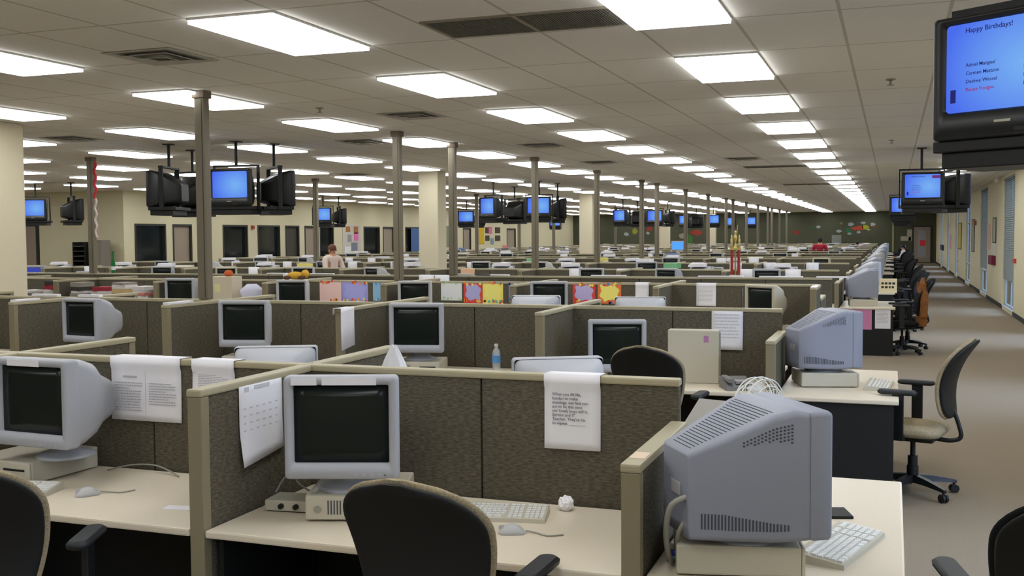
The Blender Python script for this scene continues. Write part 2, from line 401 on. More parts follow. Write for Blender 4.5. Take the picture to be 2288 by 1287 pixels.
def diffuser():
    t = thing('air_diffuser', '', 'air vent'); f = MB()
    m = mat('diffuser_metal', (190, 188, 178), .6)
    for i, (a, z) in enumerate(((.30, -.004), (.22, -.022), (.14, -.034))):
        R = [[(x * a, y * a, z0) for x, y in ((-1, -1), (1, -1), (1, 1), (-1, 1))] for z0 in (z, z - .004)]
        R2 = [[(x * (a - .06), y * (a - .06), z0) for x, y in ((-1, -1), (1, -1), (1, 1), (-1, 1))] for z0 in (z + .016 if z + .016 < 0 else 0, z + .012 if z + .012 < 0 else -.002)]
        f.loft([R[0], R[1], R2[1], R2[0]], False, False, False)
    part(t, 'cone', f, m); part(t, 'backing', MB().box(-.29, .29, -.29, .29, -.003, 0), mat('vent_backing', (150, 147, 138), .9)); return t
AK = Kit(diffuser)
for i, (u, v) in enumerate(((360, 126), (920, 257), (1210, 324), (160, 309), (1660, 354), (790, 389), (1340, 362), (810, 316))):
    p = pz(u, v, CZ)
    AK.put((p.x, p.y, CZ), 0, ['square ceiling air vent above the near left desks', 'square ceiling air vent just past the second light line', 'square ceiling air vent behind the third pole', 'square ceiling air vent beside the left pillar',
                              'square ceiling air vent near the aisle by the far grilles', 'small distant ceiling air vent on the left', 'distant ceiling air vent by the fifth pole', 'dusty ceiling air vent left of the second pole'][i], 'square air vents')
def sprinkler():
    t = thing('fire_sprinkler', '', 'sprinkler')
    part(t, 'escutcheon', MB().lathe([(.045, 0), (.045, -.006), (.02, -.014)]), mat('chrome', (150, 148, 140), .3, metal=.8))
    part(t, 'head', MB().cyl((0, 0, -.012), (0, 0, -.05), .012).cyl((0, 0, -.05), (0, 0, -.054), .03), mat('chrome', (150, 148, 140), .3, metal=.8)); return t
SK = Kit(sprinkler)
for u, v, l in ((1990, 177, 'small fire sprinkler hanging from the ceiling left of the big television'), (1992, 313, 'small fire sprinkler in the ceiling above the second aisle television'), (714, 241, 'small fire sprinkler above the first line of lights left of centre')):
    p = pz(u, v, CZ); SK.put((p.x, p.y, CZ), 0, l)

# ================================================================== CUBICLE KIT
T, TL, D = 1.265, 1.10, .725
CW = 1.70
XB = [-.79 - CW * i for i in range(11)]
SPY = [4.14, 8.27, 12.38, 17.4, 21.5, 25.7, 31.6, 35.7, 39.8, 45.6, 49.7, 53.8, 59.6, 63.7]
WALLY = [14.2, 27.5, 41.6, 55.6]
ROWN = ['nearest', 'second', 'third'] + [ordw(i) for i in range(4, 15)]
def spine():
    t = thing('cubicle_partition', '', 'partition'); h = CW / 2
    for s in (-1, 1):
        f = MB().box(min(s * .004, s * (h - .003)), max(s * .004, s * (h - .003)), -.026, .026, .10, T - .03, .006); part(t, 'fabric_panel', f, FAB)
    part(t, 'base_rail', MB().box(-h + .003, h - .003, -.02, .02, 0, .10), SEAMD)
    part(t, 'top_cap', MB().box(-h + .001, h - .001, -.033, .033, T - .03, T, .008), CAP); return t
SPK = Kit(spine)
def divider(z, L, name='cubicle_divider'):
    def fn():
        t = thing(name, '', 'partition')
        part(t, 'fabric_panel', MB().box(-.026, .026, .036, L - .052, .10, z - .03, .006), FAB)
        part(t, 'base_rail', MB().box(-.02, .02, .036, L - .052, 0, .10), SEAMD)
        part(t, 'end_post', MB().box(-.032, .032, L - .05, L, 0, z - .03, .005), POST)
        part(t, 'top_cap', MB().box(-.034, .034, .035, L + .004, z - .03, z, .008), CAP); return t
    return fn
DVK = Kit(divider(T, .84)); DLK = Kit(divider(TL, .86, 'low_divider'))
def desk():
    t = thing('cubicle_desk', '', 'desk'); h = CW / 2 - .036
    part(t, 'worksurface', MB().box(-h, h, .04, .84, D - .03, D, .008), LAM)
    for s in (-1, 1): part(t, 'side_panel', MB().box(s * (h - .03) - .01, s * (h - .03) + .01, .08, .78, 0, D - .03), BLK)
    part(t, 'modesty_shade_panel', MB().box(-h + .045, h - .045, .06, .08, .05, D - .03), BLK); return t  # black back panel added to deepen the shade under the desk
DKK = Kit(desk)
def fdesk():
    t = thing('cubicle_desk', '', 'desk'); h = CW / 2 - .036
    part(t, 'worksurface', MB().box(-h, h, .04, .84, D - .03, D), LAM)
    f = MB()
    for s in (-1, 1): f.box(s * (h - .03) - .01, s * (h - .03) + .01, .08, .78, 0, D - .03)
    part(t, 'support_panel', f, BLK); return t
FDK = Kit(fdesk)

# ---- monitors: front faces -Y, origin at base centre
def monitor(w, h, dep, m, style=0, name='crt_monitor', full=True, pic=None, scr=SCRN):
    def fn():
        t = thing(name, '', 'monitor'); zb = .032 if style == 2 else .075; zc = zb + h / 2; hw, hh = w / 2, h / 2; y0 = -.19
        ring = lambda a, b, r, y, cz=zc, cx=0: [(cx + x, y, cz + z) for x, z in rrect(a, b, r)]
        bot = .062; sw, sh = hw - .036, (h - .036 - bot) / 2; sc = zb + bot + sh
        b = MB().loft([ring(hw - .004, hh - .004, .016, y0 + .075), ring(hw, hh, .016, y0 + .06), ring(hw, hh, .016, y0 + .010), ring(hw - .007, hh - .007, .012, y0), ring(sw + .005, sh + .005, .009, y0 + .002, sc), ring(sw, sh, .007, y0 + .022, sc)], False, False)
        part(t, 'bezel', b, m)
        g = [[(sw * 2 * (i / 8 - .5), y0 + .0225 - .012 * (1 - (2 * i / 8 - 1) ** 2) * (1 - (2 * j / 6 - 1) ** 2), sc + sh * 2 * (j / 6 - .5)) for i in range(9)] for j in range(7)]
        so = part(t, 'screen', MB().sheet(g, .003), scr)
        if style == 2:   # strong tapering housing with roof sloping to the back
            prof = [(.07, hw - .006, zb + .0, zb + h - .004, .02), (.12, hw - .012, zb - .004, zb + h + .004, .022), (.18, hw - .035, zb - .010, zb + h - .012, .024), (.30, hw - .07, zb - .008, zb + h - .07, .022), (dep, hw - .105, zb + .0, zb + h - .135, .016), (dep + .004, hw - .115, zb + .04, zb + h - .145, .012)]
        else:
            prof = [(.07, hw - .006, zb + .004, zb + h - .006, .03), (.14, hw - .014, zb + .004, zb + h - .012, .05), (.24, hw - .05, zb + .02, zb + h - .04, .06), (.33, hw - .1, zb + .05, zb + h - .10, .06), (dep, hw - .13, zb + .075, zb + h - .14, .05), (dep + .006, hw - .145, zb + .09, zb + h - .155, .04)]
        ho = part(t, 'rear_housing', MB().loft([[(x, y0 + y, (za + zz) / 2 + z) for x, z in rrect(a, (zz - za) / 2, r)] for y, a, za, zz, r in prof], True, True), m)
        st = MB().lathe([(.13, 0), (.135, .008), (.12, .016), (.07, .03), (.075, zb + .0)], (0, .01, 0), 24)
        part(t, 'swivel_base', st, m)
        if full:
            part(t, 'badge', MB().box(-.03, .03, y0 - .001, y0 + .002, zb + .028, zb + .036), INK)
            bt = MB()
            for k in range(4): bt.cyl((.06 + k * .03, y0 + .004, zb + .018), (.06 + k * .03, y0 - .002, zb + .018), .006, n=10)
            part(t, 'control_button', bt, m)
        if style == 2 and full:
            # near side slots, roof slots, lower side slots follow the taper of the housing
            def on_side(y, z, s):       # x of the side face at depth y
                ys = [p[0] for p in prof]; k = max(i for i in range(len(ys)) if ys[i] <= y + 1e-6); k = min(k, len(prof) - 2)
                f = (y - ys[k]) / (ys[k + 1] - ys[k]); return s * (prof[k][1] * (1 - f) + prof[k + 1][1] * f)
            def top_z(y):
                ys = [p[0] for p in prof]; k = max(i for i in range(len(ys)) if ys[i] <= y + 1e-6); k = min(k, len(prof) - 2)
                f = (y - ys[k]) / (ys[k + 1] - ys[k]); return prof[k][3] * (1 - f) + prof[k + 1][3] * f
            def bot_z(y):
                ys = [p[0] for p in prof]; k = max(i for i in range(len(ys)) if ys[i] <= y + 1e-6); k = min(k, len(prof) - 2)
                f = (y - ys[k]) / (ys[k + 1] - ys[k]); return prof[k][2] * (1 - f) + prof[k + 1][2] * f
            v = MB()
            for i in range(24):
                yy = .17 + i * .0125; 
                if yy > dep - .01: break
                zz = top_z(yy) + .0006; hw_ = abs(on_side(yy, 0, 1)) - .05
                v.box(-hw_, hw_, y0 + yy - .0025, y0 + yy + .0025, zz - .004, zz)
            for s in (-1, 1):
                for i in range(14):
                    for j in range(6):
                        yy = .13 + i * .011; zz = top_z(yy) - .045 - j * .011
                        if j > 5 - i * .3: continue
                        x = on_side(yy, zz, s); v.box(x - .003, x + .0008 if s > 0 else x + .003, y0 + yy, y0 + yy + .006, zz, zz + .005) if s > 0 else v.box(x - .0008, x + .003, y0 + yy, y0 + yy + .006, zz, zz + .005)
                for i in range(26):
                    yy = .14 + i * .0105; x = on_side(yy, 0, s); z1 = bot_z(yy)
                    hh_ = .02 + .03 * min(1, i / 18)
                    v.box(x - .003, x + .0008, y0 + yy, y0 + yy + .005, z1 + .04, z1 + .04 + hh_) if s > 0 else v.box(x - .0008, x + .003, y0 + yy, y0 + yy + .005, z1 + .04, z1 + .04 + hh_)
            part(t, 'vent_grille', v, VENT)
            part(t, 'rear_label', MB().box(-.05, .03, y0 + dep + .005, y0 + dep + .0075, zb + .13, zb + .17), INK)
        return t
    return fn
MK = {'grey': Kit(monitor(.44, .40, .42, GREYM)), 'pale': Kit(monitor(.42, .39, .42, PALEM)), 'beige': Kit(monitor(.40, .38, .40, BEIGE)),
      'side': Kit(monitor(.45, .415, .44, SHADEM, 2)), 'low': Kit(monitor(.44, .35, .42, GREYM))}
MF = {'grey': Kit(monitor(.43, .39, .42, GREYM, 0, 'crt_monitor', False)), 'pale': Kit(monitor(.42, .39, .42, PALEM, 0, 'crt_monitor', False)), 'beige': Kit(monitor(.40, .38, .40, BEIGE, 0, 'crt_monitor', False)),
      'side': Kit(monitor(.43, .415, .42, SHADEM, 2, 'crt_monitor', False)),
      'lit': Kit(monitor(.43, .39, .42, GREYM, 0, 'crt_monitor', False, scr=emit('blue_desktop_screen', (74, 86, 190), .8)))}
PCH = .105
def pc_case(full=True):
    def fn():
        t = thing('desktop_computer', '', 'computer')
        part(t, 'case', MB().box(-.19, .19, -.20, .20, .006, PCH, .008), BEIGE)
        f = MB()
        for x in (-.15, .15):
            for y in (-.16, .16): f.cyl((x, y, 0), (x, y, .008), .012, n=10)
        part(t, 'foot', f, BLK)
        part(t, 'front_bezel', MB().box(-.188, .188, -.212, -.20, .008, PCH - .002, .006), BEIGE)
        part(t, 'drive_slot', MB().box(.03, .16, -.2135, -.211, .062, .072), BLK)
        part(t, 'power_button', MB().cyl((-.14, -.211, .05), (-.14, -.217, .05), .014, n=14), CABLE)
        v = MB()
        for i in range(5): v.box(-.10 + i * .012, -.095 + i * .012, -.2135, -.211, .03, .085)
        part(t, 'vent_grille', v, VENT); return t
    return fn
PCK = Kit(pc_case())
def pc_far():
    return solo('desktop_computer', '', 'computer', MB().box(-.19, .19, -.20, .20, 0, PCH, .01), BEIGE)
PCF = Kit(pc_far)
def keyboard():
    t = thing('keyboard', '', 'keyboard')
    b = MB().loft([[(x, -.085, z) for x, z in ((-.235, 0), (.235, 0), (.232, .016), (-.232, .016))], [(x, .085, z) for x, z in ((-.235, .0), (.235, .0), (.232, .034), (-.232, .034))]], True, True, False)
    part(t, 'case', b, BEIGE); k = MB()
    for r in range(6):
        y = -.066 + r * .0225 + (.006 if r == 5 else 0); z = .0165 + (y + .085) / .17 * .018
        if r == 0:
            xs = [(-.215, -.185), (-.18, -.15), (-.145, -.01), (-.005, .025), (.03, .06)]
        else: xs = [(-.218 + i * .0192 + (r % 3) * .003, -.218 + i * .0192 + .0162 + (r % 3) * .003) for i in range(15)]
        xs += [(.085 + i * .0192, .085 + i * .0192 + .0162) for i in range(3)] + [(.152 + i * .0192, .152 + i * .0192 + .0162) for i in range(4)]
        for a, c in xs: k.box(a, c, y - .0085, y + .0085, z - .004, z + .006)
    part(t, 'keys', k, WHITEP); return t
KBK = Kit(keyboard)
def mouse():
    t = thing('computer_mouse', '', 'mouse'); R = []
    for i in range(9):
        s = i / 8; y = -.055 + .11 * s; a = .031 * (1 - abs(2 * s - 1) ** 3.2) ** .5 + .001; h = .036 * math.sin(PI * (.12 + .8 * s)) ** .8 * (1 - abs(2 * s - 1) ** 4) + .002
        R.append([(a * math.cos(PI * j / 10), y, h * math.sin(PI * j / 10) ** .8) for j in range(11)])
    part(t, 'shell', MB().loft(R, True, True), PALEM)
    part(t, 'button_split', MB().box(-.0008, .0008, -.05, -.012, .015, .031), INK)
    part(t, 'cable', MB().tube([(0, .052, .01), (.01, .09, .004), (.05, .13, .004), (.04, .19, .004)], .003, 6), CABLE); return t
MSK = Kit(mouse)

# ---- task chair: sitter faces +Y
def chair(fabric=TAN, shell=SHELL, name='office_chair', top=.56):
    def fn():
        t = thing(name, '', 'chair')
        for i in range(5):
            a = math.radians(90 + 72 * i); c, s = math.cos(a), math.sin(a)
            R = []
            for r, w, z0, z1 in ((.03, .03, .085, .14), (.15, .026, .085, .125), (.28, .02, .075, .10), (.315, .014, .068, .09)):
                R.append([(c * r - s * w, s * r + c * w, z0), (c * r + s * w, s * r - c * w, z0), (c * r + s * w * .7, s * r - c * w * .7, z1), (c * r - s * w * .7, s * r + c * w * .7, z1)])
            lg = part(t, 'base_leg', MB().loft(R, True, True, False), PLA)
            ca = MB()
            for q in (-.014, .014):
                ca.cyl((c * .30 - s * (q - .009), s * .30 + c * (q - .009), .03), (c * .30 - s * (q + .009), s * .30 + c * (q + .009), .03), .03, n=14)
            ca.cyl((c * .30, s * .30, .03), (c * .30, s * .30, .07), .01, n=8)
            part(lg, 'caster', ca, PLA)
        part(t, 'gas_column', MB().cyl((0, 0, .08), (0, 0, .27), .034).cyl((0, 0, .27), (0, 0, .39), .018).cyl((0, 0, .14), (0, 0, .2), .04), PLA)
        part(t, 'mechanism', MB().box(-.09, .09, -.15, .12, .38, .43, .01).box(-.2, .2, -.03, .03, .41, .43), PLA)
        se = MB(); R = []
        for z, a, b in ((.425, .2, .19), (.435, .235, .225), (.46, .25, .24), (.485, .245, .235), (.50, .215, .205), (.505, .15, .14)):
            R.append([(x, y + .02, z + (.012 if y > .12 else 0) * -1) for x, y in rrect(a, b, .11, 5)])
        part(t, 'seat', se.loft(R, True, True), fabric)
        part(t, 'seat_pan', MB().loft([[(x, y + .02, z) for x, y in rrect(a, b, .1, 5)] for z, a, b in ((.405, .18, .17), (.427, .225, .215), (.434, .232, .222))], True, True), shell)
        def back(scale, yoff, th):
            R = []; n = 27
            for i in range(n):
                s = i / (n - 1); z = .56 + top * (.5 + (s - .5) * scale)
                wv = .168 + .09 * math.sin(min(1, s * 1.25) * PI / 2)
                if s > .68: wv *= max(.02, 1 - ((s - .68) / .32) ** 2.3) ** .5
                if s < .12: wv *= max(.3, 1 - ((.12 - s) / .12) ** 2 * .6) ** .5
                wv *= scale; cy = -.235 + .045 * math.sin(s * PI * .9) - .17 * s ** 2.2 + yoff
                hth = th * (.35 + .65 * math.sin(PI * (.08 + .84 * s)) ** .5)
                if s in (0, 1): hth *= .5
                ring = []
                for j in range(28):
                    a = 2 * PI * j / 28; ca, sa = math.cos(a), math.sin(a)
                    x = wv * (abs(ca) ** .75) * (1 if ca >= 0 else -1); y = hth * (abs(sa) ** .9) * (1 if sa >= 0 else -1)
                    ring.append((x, cy + y + .35 * (x ** 2), z))
                R.append(ring)
            return MB().loft(R, True, True)
        part(t, 'back_cushion', back(1.0, 0, .034), fabric); part(t, 'back_shell', back(.965, -.026, .030), shell)
        part(t, 'back_bar', MB().tube([(0, -.12, .41), (0, -.24, .40), (0, -.315, .43), (0, -.30, .52), (0, -.265, .62)], .016, 8), PLA)
        for s in (-1, 1):
            ar = part(t, 'armrest', MB().loft([[(s * .28 + x, y + .045, z) for x, y in rrect(a, b, .03, 4)] for z, a, b in ((.735, .028, .115), (.742, .038, .128), (.757, .04, .13), (.768, .03, .118))], True, True), PADM)
            part(ar, 'arm_post', MB().loft([[(s * .255 - s * .03, y, .41) for y in (.0, .07)] + [(s * .255 - s * .03, y, .435) for y in (.07, .0)], [(s * .30, y, .42) for y in (.0, .07)] + [(s * .285, y, .46) for y in (.07, .0)]], True, True, False)
                 .box(s * .285 - .013, s * .285 + .013, .0, .075, .42, .738, .004), PLA)
        return t
    return fn
CHK = Kit(chair())

# ---- sheets of paper
def lines_mb(w, h, n, y, x0, ztop, dens=.75, seed=0):
    r = random.Random(seed); m = MB(); th = h / (n * 2.6)
    for i in range(n):
        z = ztop - i * h / n; x = x0; end = x0 + w * (r.uniform(.55, 1) if r.random() < .35 else r.uniform(.9, 1))
        while x < end:
            l = r.uniform(.03, .11) * w; m.box(x, min(x + l, end), y - .0006, y, z - th, z); x += l + .018 * w
    return m
def hung_paper(label, x0, x1, z0, yface, m=PAPER, drape=True, lines=0, cat='paper', name='paper_sheet', ztop=None, curl=.012, group=None, lx=.1, lz=(.08, .75), ink=INK, seed=1):
    """sheet on the -Y face of a partition; draped sheets fold over the top cap"""
    t = thing(name, label, cat, ((x0 + x1) / 2, yface, 0), 0, group); w = x1 - x0; zt = ztop if ztop else T
    prof = []; n = 8
    if drape: prof += [(.085, T - .05), (.080, T + .003), (.04, T + .0035), (.001 - .012, T + .0035), (-.0125, T - .034)]
    z1 = T - .06 if drape else zt
    for i in range(n + 1):
        s = i / n; prof.append((-.004 - (curl * (s ** 2)), z1 + (z0 - z1) * s))
    g = [[(-w / 2 + w * j / 6, yy - .002 * math.sin(j / 6 * PI) , zz) for j in range(7)] for yy, zz in prof]
    part(t, 'sheet', MB().sheet(g, .0012), m)
    if lines:
        hh = (z1 - z0); mb = lines_mb(w * (1 - 2 * lx), hh * (lz[1] - lz[0]), lines, 0, -w / 2 + w * lx, z1 - hh * lz[0], seed=seed)
        vs = []
        for x, yy, zz in mb.v:
            s = (z1 - zz) / max(1e-6, hh); s = max(0, min(1, s)); vs.append((x, -.004 - curl * s * s - .0032 + (0 if yy < 0 else .0006), zz))
        mb.v = vs; part(t, 'printed_lines', mb, ink)
    return t

# ================================================================== ROWS OF CUBICLES
GP, GD, GK2, GM, GC = 'partition panels between facing desks', 'dividers between cubicles', 'cubicle desks', 'CRT monitors in the cubicles', 'computers under the monitors'
far_tops = []
near_mon = {}   # hand placed below for the three nearest rows
SIDE = {-1: 'near', 1: 'far'}
for si, ys in enumerate(SPY):
    for i in range(10):
        xc = (XB[i] + XB[i + 1]) / 2
        if not (seen((xc, ys, T), 500) or seen((xc, ys - .8, .4), 500)): continue
        place = '%s cubicle from the window aisle, %s row' % (ordw(i + 1), ROWN[si])
        SPK.put((xc, ys, 0), 0, 'taupe fabric partition panel, ' + place, GP)
        for sd in (-1, 1):
            rz = PI if sd < 0 else 0
            if i + 1 <= 10: DVK.put((XB[i + 1], ys, 0), rz, 'taupe divider left of the %s, %s side' % (place, SIDE[sd]), GD)
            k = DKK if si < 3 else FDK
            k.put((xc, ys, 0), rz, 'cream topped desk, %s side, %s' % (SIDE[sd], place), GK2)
        if si >= 3:
            for sd in (-1, 1):
                if si == 7 and sd < 0 and abs(xc - py(1514, 549, 35.2).x) < .9: continue
                r = rnd.random(); style = 'grey' if r < .4 else 'pale' if r < .65 else 'beige' if r < .9 else 'side'
                if si == 3 and sd < 0 and i in (8, 9): style = 'lit'
                x = xc + rnd.uniform(-.35, .35); yy = ys + sd * .40; rz = (0 if sd < 0 else PI) + rnd.uniform(-.5, .5)
                z = D
                if rnd.random() < .75:
                    PCF.put((x, yy, D), rz, 'beige desktop computer, %s side desk, %s' % (SIDE[sd], place), GC); z = D + PCH
                m = MF[style].put((x, yy, z), rz, '%s CRT monitor, %s side desk, %s' % ({'grey': 'grey', 'pale': 'pale grey', 'beige': 'beige', 'side': 'bluish grey', 'lit': 'blue screened'}[style], SIDE[sd], place), GM)
                far_tops.append((x, yy, z + .075 + .39, place, sd))
    if True:
        place = 'beside the window aisle in the %s row' % ROWN[si]
        for sd in (-1, 1):
            if seen((XB[0], ys + sd * .8, TL), 600) and not (si < 2 and sd > 0):
                if si == 2 and sd < 0: DVK.put((XB[0], ys, 0), PI, 'taupe divider with a white capped end at the aisle end of the third row', GD)
                else: DLK.put((XB[0], ys, 0), PI if sd < 0 else 0, 'low taupe divider %s, on its %s side' % (place, SIDE[sd]), 'low dividers along the aisle')
for wi, ys in enumerate(WALLY):
    for i in range(10):
        xc = (XB[i] + XB[i + 1]) / 2 + .06
        if seen((xc, ys, T), 500): SPK.put((xc, ys, 0), 0, 'partition panel closing the %s block of rows, %s from the window aisle' % (ordw(wi + 1), ordw(i + 1)), 'partition panels closing a block of rows')

# power poles from the caps to the ceiling
def pole(z0):
    def fn():
        t = thing('power_pole', '', 'pole')
        part(t, 'shaft', MB().box(-.055, .055, -.045, .045, z0, CZ - .06, .012), POLE)
        part(t, 'cable_seam', MB().box(.026, .032, -.0465, -.044, z0 + .02, CZ - .08), SEAMD)
        part(t, 'ceiling_collar', MB().box(-.07, .07, -.06, .06, CZ - .07, CZ, .008), mat('pole_collar', (112, 98, 80), .5)); return t
    return fn
PLK = Kit(pole(T))
k = 0
for x, ylist in ((XB[3], [8.27, 12.38, 14.2, 17.4, 21.5, 25.7, 27.5, 31.6, 35.7, 39.8, 41.6, 45.6, 49.7, 53.8, 55.6, 59.6, 63.7]), (XB[7], [14.2, 21.5, 31.6, 35.7, 39.8, 45.6, 49.7])):
    for j, yy in enumerate(ylist):
        PLK.put((x - (.19 if yy < 15 and x > -8 else 0), yy, 0), 0, 'taupe power pole, %s from the near end in the %s line of poles' % (ordw(j + 1), 'right' if x > -8 else 'left'), 'power poles')

# pillars
def pillar():
    return solo('pillar', '', 'pillar', MB().box(-.225, .225, -.225, .225, 0, CZ, .03), PILM)
PK = Kit(pillar)
for u, yy, l in ((-6, 9.6, 'square cream pillar at the left edge beside the second row'), (967, 20.25, 'square cream pillar between the second and third poles'), (1313, 33.05, 'square cream pillar left of the fifth pole'),
                 (1485, 48.2, 'distant narrow cream pillar left of the trophy'), (1590, 58.4, 'farthest narrow cream pillar by the trophy')):
    p = py(u, 527, yy); PK.put((p.x, yy, 0), 0, l, 'square pillars')
# ================================================================== NEAR CUBICLES: things on and around the desks
PCT = D + PCH
def mon(kind, x, y, rz, label, z=None, pc=True, pcpos=None, pcrz=None, pclabel=None, group='CRT monitors on the near desks'):
    zz = D
    if pc:
        c = pcpos or (x, y); PCK.put((c[0], c[1], D), rz if pcrz is None else pcrz, pclabel or ('beige desktop computer under the ' + ' '.join(label.replace(',', '').split()[:11])), 'computers under the near monitors'); zz = PCT
    return MK[kind].put((x, y, zz), rz, label, group)
mon('grey', -5.25, 7.77, .24, 'grey CRT monitor right of the nearest power pole in the second row')
mA = mon('grey', -2.05, 3.71, .318, 'grey CRT monitor with paper labels on its top edge on the nearest desk', pcpos=(-2.04, 3.79), pclabel='beige desktop computer under the grey monitor, half hidden by the nearest chair')
st = MB()
for a, b in ((-.19, -.09), (-.07, .14)): st.box(a, b, -.1915, -.188, .075 + .40 - .034, .075 + .40 - .006)
part(mA, 'label_strip', st, PAPER, 'white label strips')
mB = mon('grey', -3.62, 3.83, -.05, 'grey CRT monitor cut by the left edge of the picture', pcpos=(-3.83, 3.87), pcrz=-.05, pclabel='beige desktop computer under the leftmost near monitor')
st = MB().box(-.13, .06, -.1915, -.188, .075 + .40 - .034, .075 + .40 - .006); part(mB, 'label_strip', st, PAPER, 'white label strips')
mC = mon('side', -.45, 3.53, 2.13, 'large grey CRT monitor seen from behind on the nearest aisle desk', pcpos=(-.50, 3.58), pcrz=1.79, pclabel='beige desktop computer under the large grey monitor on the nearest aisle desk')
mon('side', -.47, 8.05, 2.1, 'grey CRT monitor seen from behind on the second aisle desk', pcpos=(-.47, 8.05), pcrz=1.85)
mon('low', -1.44, 4.66, PI + .5, 'grey CRT monitor back beyond the nearest partition, by the water bottle', pclabel='beige desktop computer hidden below the monitor back beyond the nearest partition')
mon('low', -3.06, 4.72, PI + .44, 'grey CRT monitor back beyond the partition with the double paper', pclabel='beige desktop computer hidden beyond the partition with the double paper')
mon('grey', -2.0, 7.87, .26, 'grey CRT monitor half hidden by the black chair in the second row', pc=False)
mon('grey', -3.64, 7.80, .24, 'grey CRT monitor with blue reflections on its screen in the second row')
mon('grey', -6.86, 7.69, -.12, 'grey CRT monitor left of the nearest power pole in the second row')
mon('pale', -8.75, 7.75, .2, 'pale CRT monitor at the far left of the second row')
mon('grey', -2.02, 8.74, PI + .2, 'grey CRT monitor top behind the second row partition, right one of two')
mon('grey', -2.98, 8.74, PI + .15, 'grey CRT monitor top behind the second row partition, left one of two')
mon('beige', -1.27, 11.85, -.55, 'beige CRT monitor turned left at the aisle end of the third row')
mon('grey', -3.83, 11.85, .25, 'grey CRT monitor beside the red and yellow posters in the third row')
mon('pale', -5.56, 11.85, .2, 'pale CRT monitor left of the white chart in the third row')
mon('pale', -7.30, 11.85, .2, 'pale CRT monitor with a yellow toy on top in the third row')
mon('grey', -8.98, 11.80, .1, 'grey CRT monitor left of the nearest power pole in the third row')
mon('beige', -12.2, 11.8, -.5, 'beige CRT monitor by the left pillar in the third row')
# rows 2/3 rear side, mostly hidden
for x, l in ((-1.6, 'first'), (-4.9, 'third'), (-6.8, 'fourth'), (-8.4, 'fifth')):
    mon('pale', x, 12.85, PI + .2, 'pale CRT monitor on the rear side of the third row, %s cubicle from the aisle' % l, pc=False)

# keyboards, mice, small items on the nearest desks
KBK.put((-1.50, 3.84, D), .2, 'cream keyboard behind the nearest chair, on the middle desk', 'keyboards')
KBK.put((-3.68, 3.53, D), .24, 'cream keyboard on the left desk below the cut monitor', 'keyboards')
KBK.put((-.16, 3.83, D), 1.30, 'cream keyboard in front of the large aisle monitor', 'keyboards')
KBK.put((-.08, 8.02, D), 1.5, 'cream keyboard on the second aisle desk', 'keyboards')
MSK.put((-1.33, 3.64, D), -1.2, 'white computer mouse on the middle desk right of the nearest chair', 'computer mice')
MSK.put((-3.28, 3.60, D), -.6, 'white computer mouse on the left desk beside the keyboard', 'computer mice')
b = MB(); bm = bmesh.new(); bmesh.ops.create_icosphere(bm, subdivisions=3, radius=.033); rr = random.Random(3)
for q in bm.verts: q.co *= rr.uniform(.78, 1.08)
bm.verts.index_update(); b.add([q.co.copy() for q in bm.verts], [[q.index for q in f.verts] for f in bm.faces]); bm.free()
solo('paper_ball', 'crumpled white paper ball near the back edge of the middle desk', 'paper', b, PAPER, (-1.235, 4.02, D + .029))
t = thing('switch_box', 'grey switch box with two dark knobs left of the middle monitor', 'switch box', (-2.295, 3.70, D), .12)
part(t, 'case', MB().box(-.11, .11, -.07, .07, .004, .048, .006), BEIGE); part(t, 'foot', MB().box(-.1, .1, -.06, .06, 0, .005), BLK)
for x in (-.035, .03): part(t, 'knob', MB().cyl((x, -.07, .026), (x, -.084, .026), .011), BLK)
solo('cable_coil', 'grey cables looped behind the switch box', 'cable', MB().tube([(-.12, 0, .05), (-.08, .03, .12), (.02, .05, .14), (.09, .02, .08), (.02, .06, .05), (-.05, .05, .1), (.05, .08, .12), (.15, .08, .03)], .004, 7), CABLE, (-2.34, 3.80, D - .02))
solo('paper_slip', 'white paper slip lying on the left desk by the divider', 'paper', MB().box(-.10, .10, -.03, .03, 0, .004), PAPER, (-2.72, 3.55, D), .15)
solo('loose_cable', 'thin grey cable lying along the back of the left desk', 'cable', MB().tube([(-.22, 0, .004), (-.1, .03, .03), (.02, .04, .035), (.12, .02, .02), (.2, -.01, .004)], .004, 6), CABLE, (-3.32, 4.02, D))
solo('dark_notepad', 'small black pad behind the large aisle monitor', 'notepad', MB().box(-.05, .05, -.07, .07, 0, .012, .003), BLK, (-.20, 4.30, D), .3)
# cables of the big aisle monitor
solo('monitor_cable', 'thick grey signal cable hanging from the large aisle monitor', 'cable', MB().tube([(-.60, 3.33, 1.0), (-.66, 3.31, .97), (-.685, 3.34, .88), (-.69, 3.40, .78), (-.69, 3.47, .735)], .010, 8), CABLE)
solo('power_cable', 'grey power cable with a plug looping below the large aisle monitor', 'cable', MB().cyl((-.585, 3.35, .96), (-.615, 3.345, .925), .014).tube([(-.615, 3.345, .925), (-.645, 3.35, .87), (-.665, 3.42, .80), (-.67, 3.52, .74)], .008, 8), CABLE)
solo('cable_plug', 'blue and green cable plugs at the back of the aisle computer', 'plug', MB().box(-.02, .02, -.012, .012, 0, .02, .003), color_mat((52, 66, 150)), (-.70, 3.56, D), .2)
solo('cable_plug', 'green cable plug beside the blue one on the aisle desk', 'plug', MB().box(-.02, .02, -.010, .010, 0, .016, .003), color_mat((30, 130, 110)), (-.695, 3.50, D), .2)
solo('cap_sticker', 'pale sticker on the cap of the low divider', 'sticker', MB().box(-.026, .026, -.05, .05, 0, .0015), mat('pale_sticker', (222, 200, 172), .4), (XB[0], 3.42, TL))

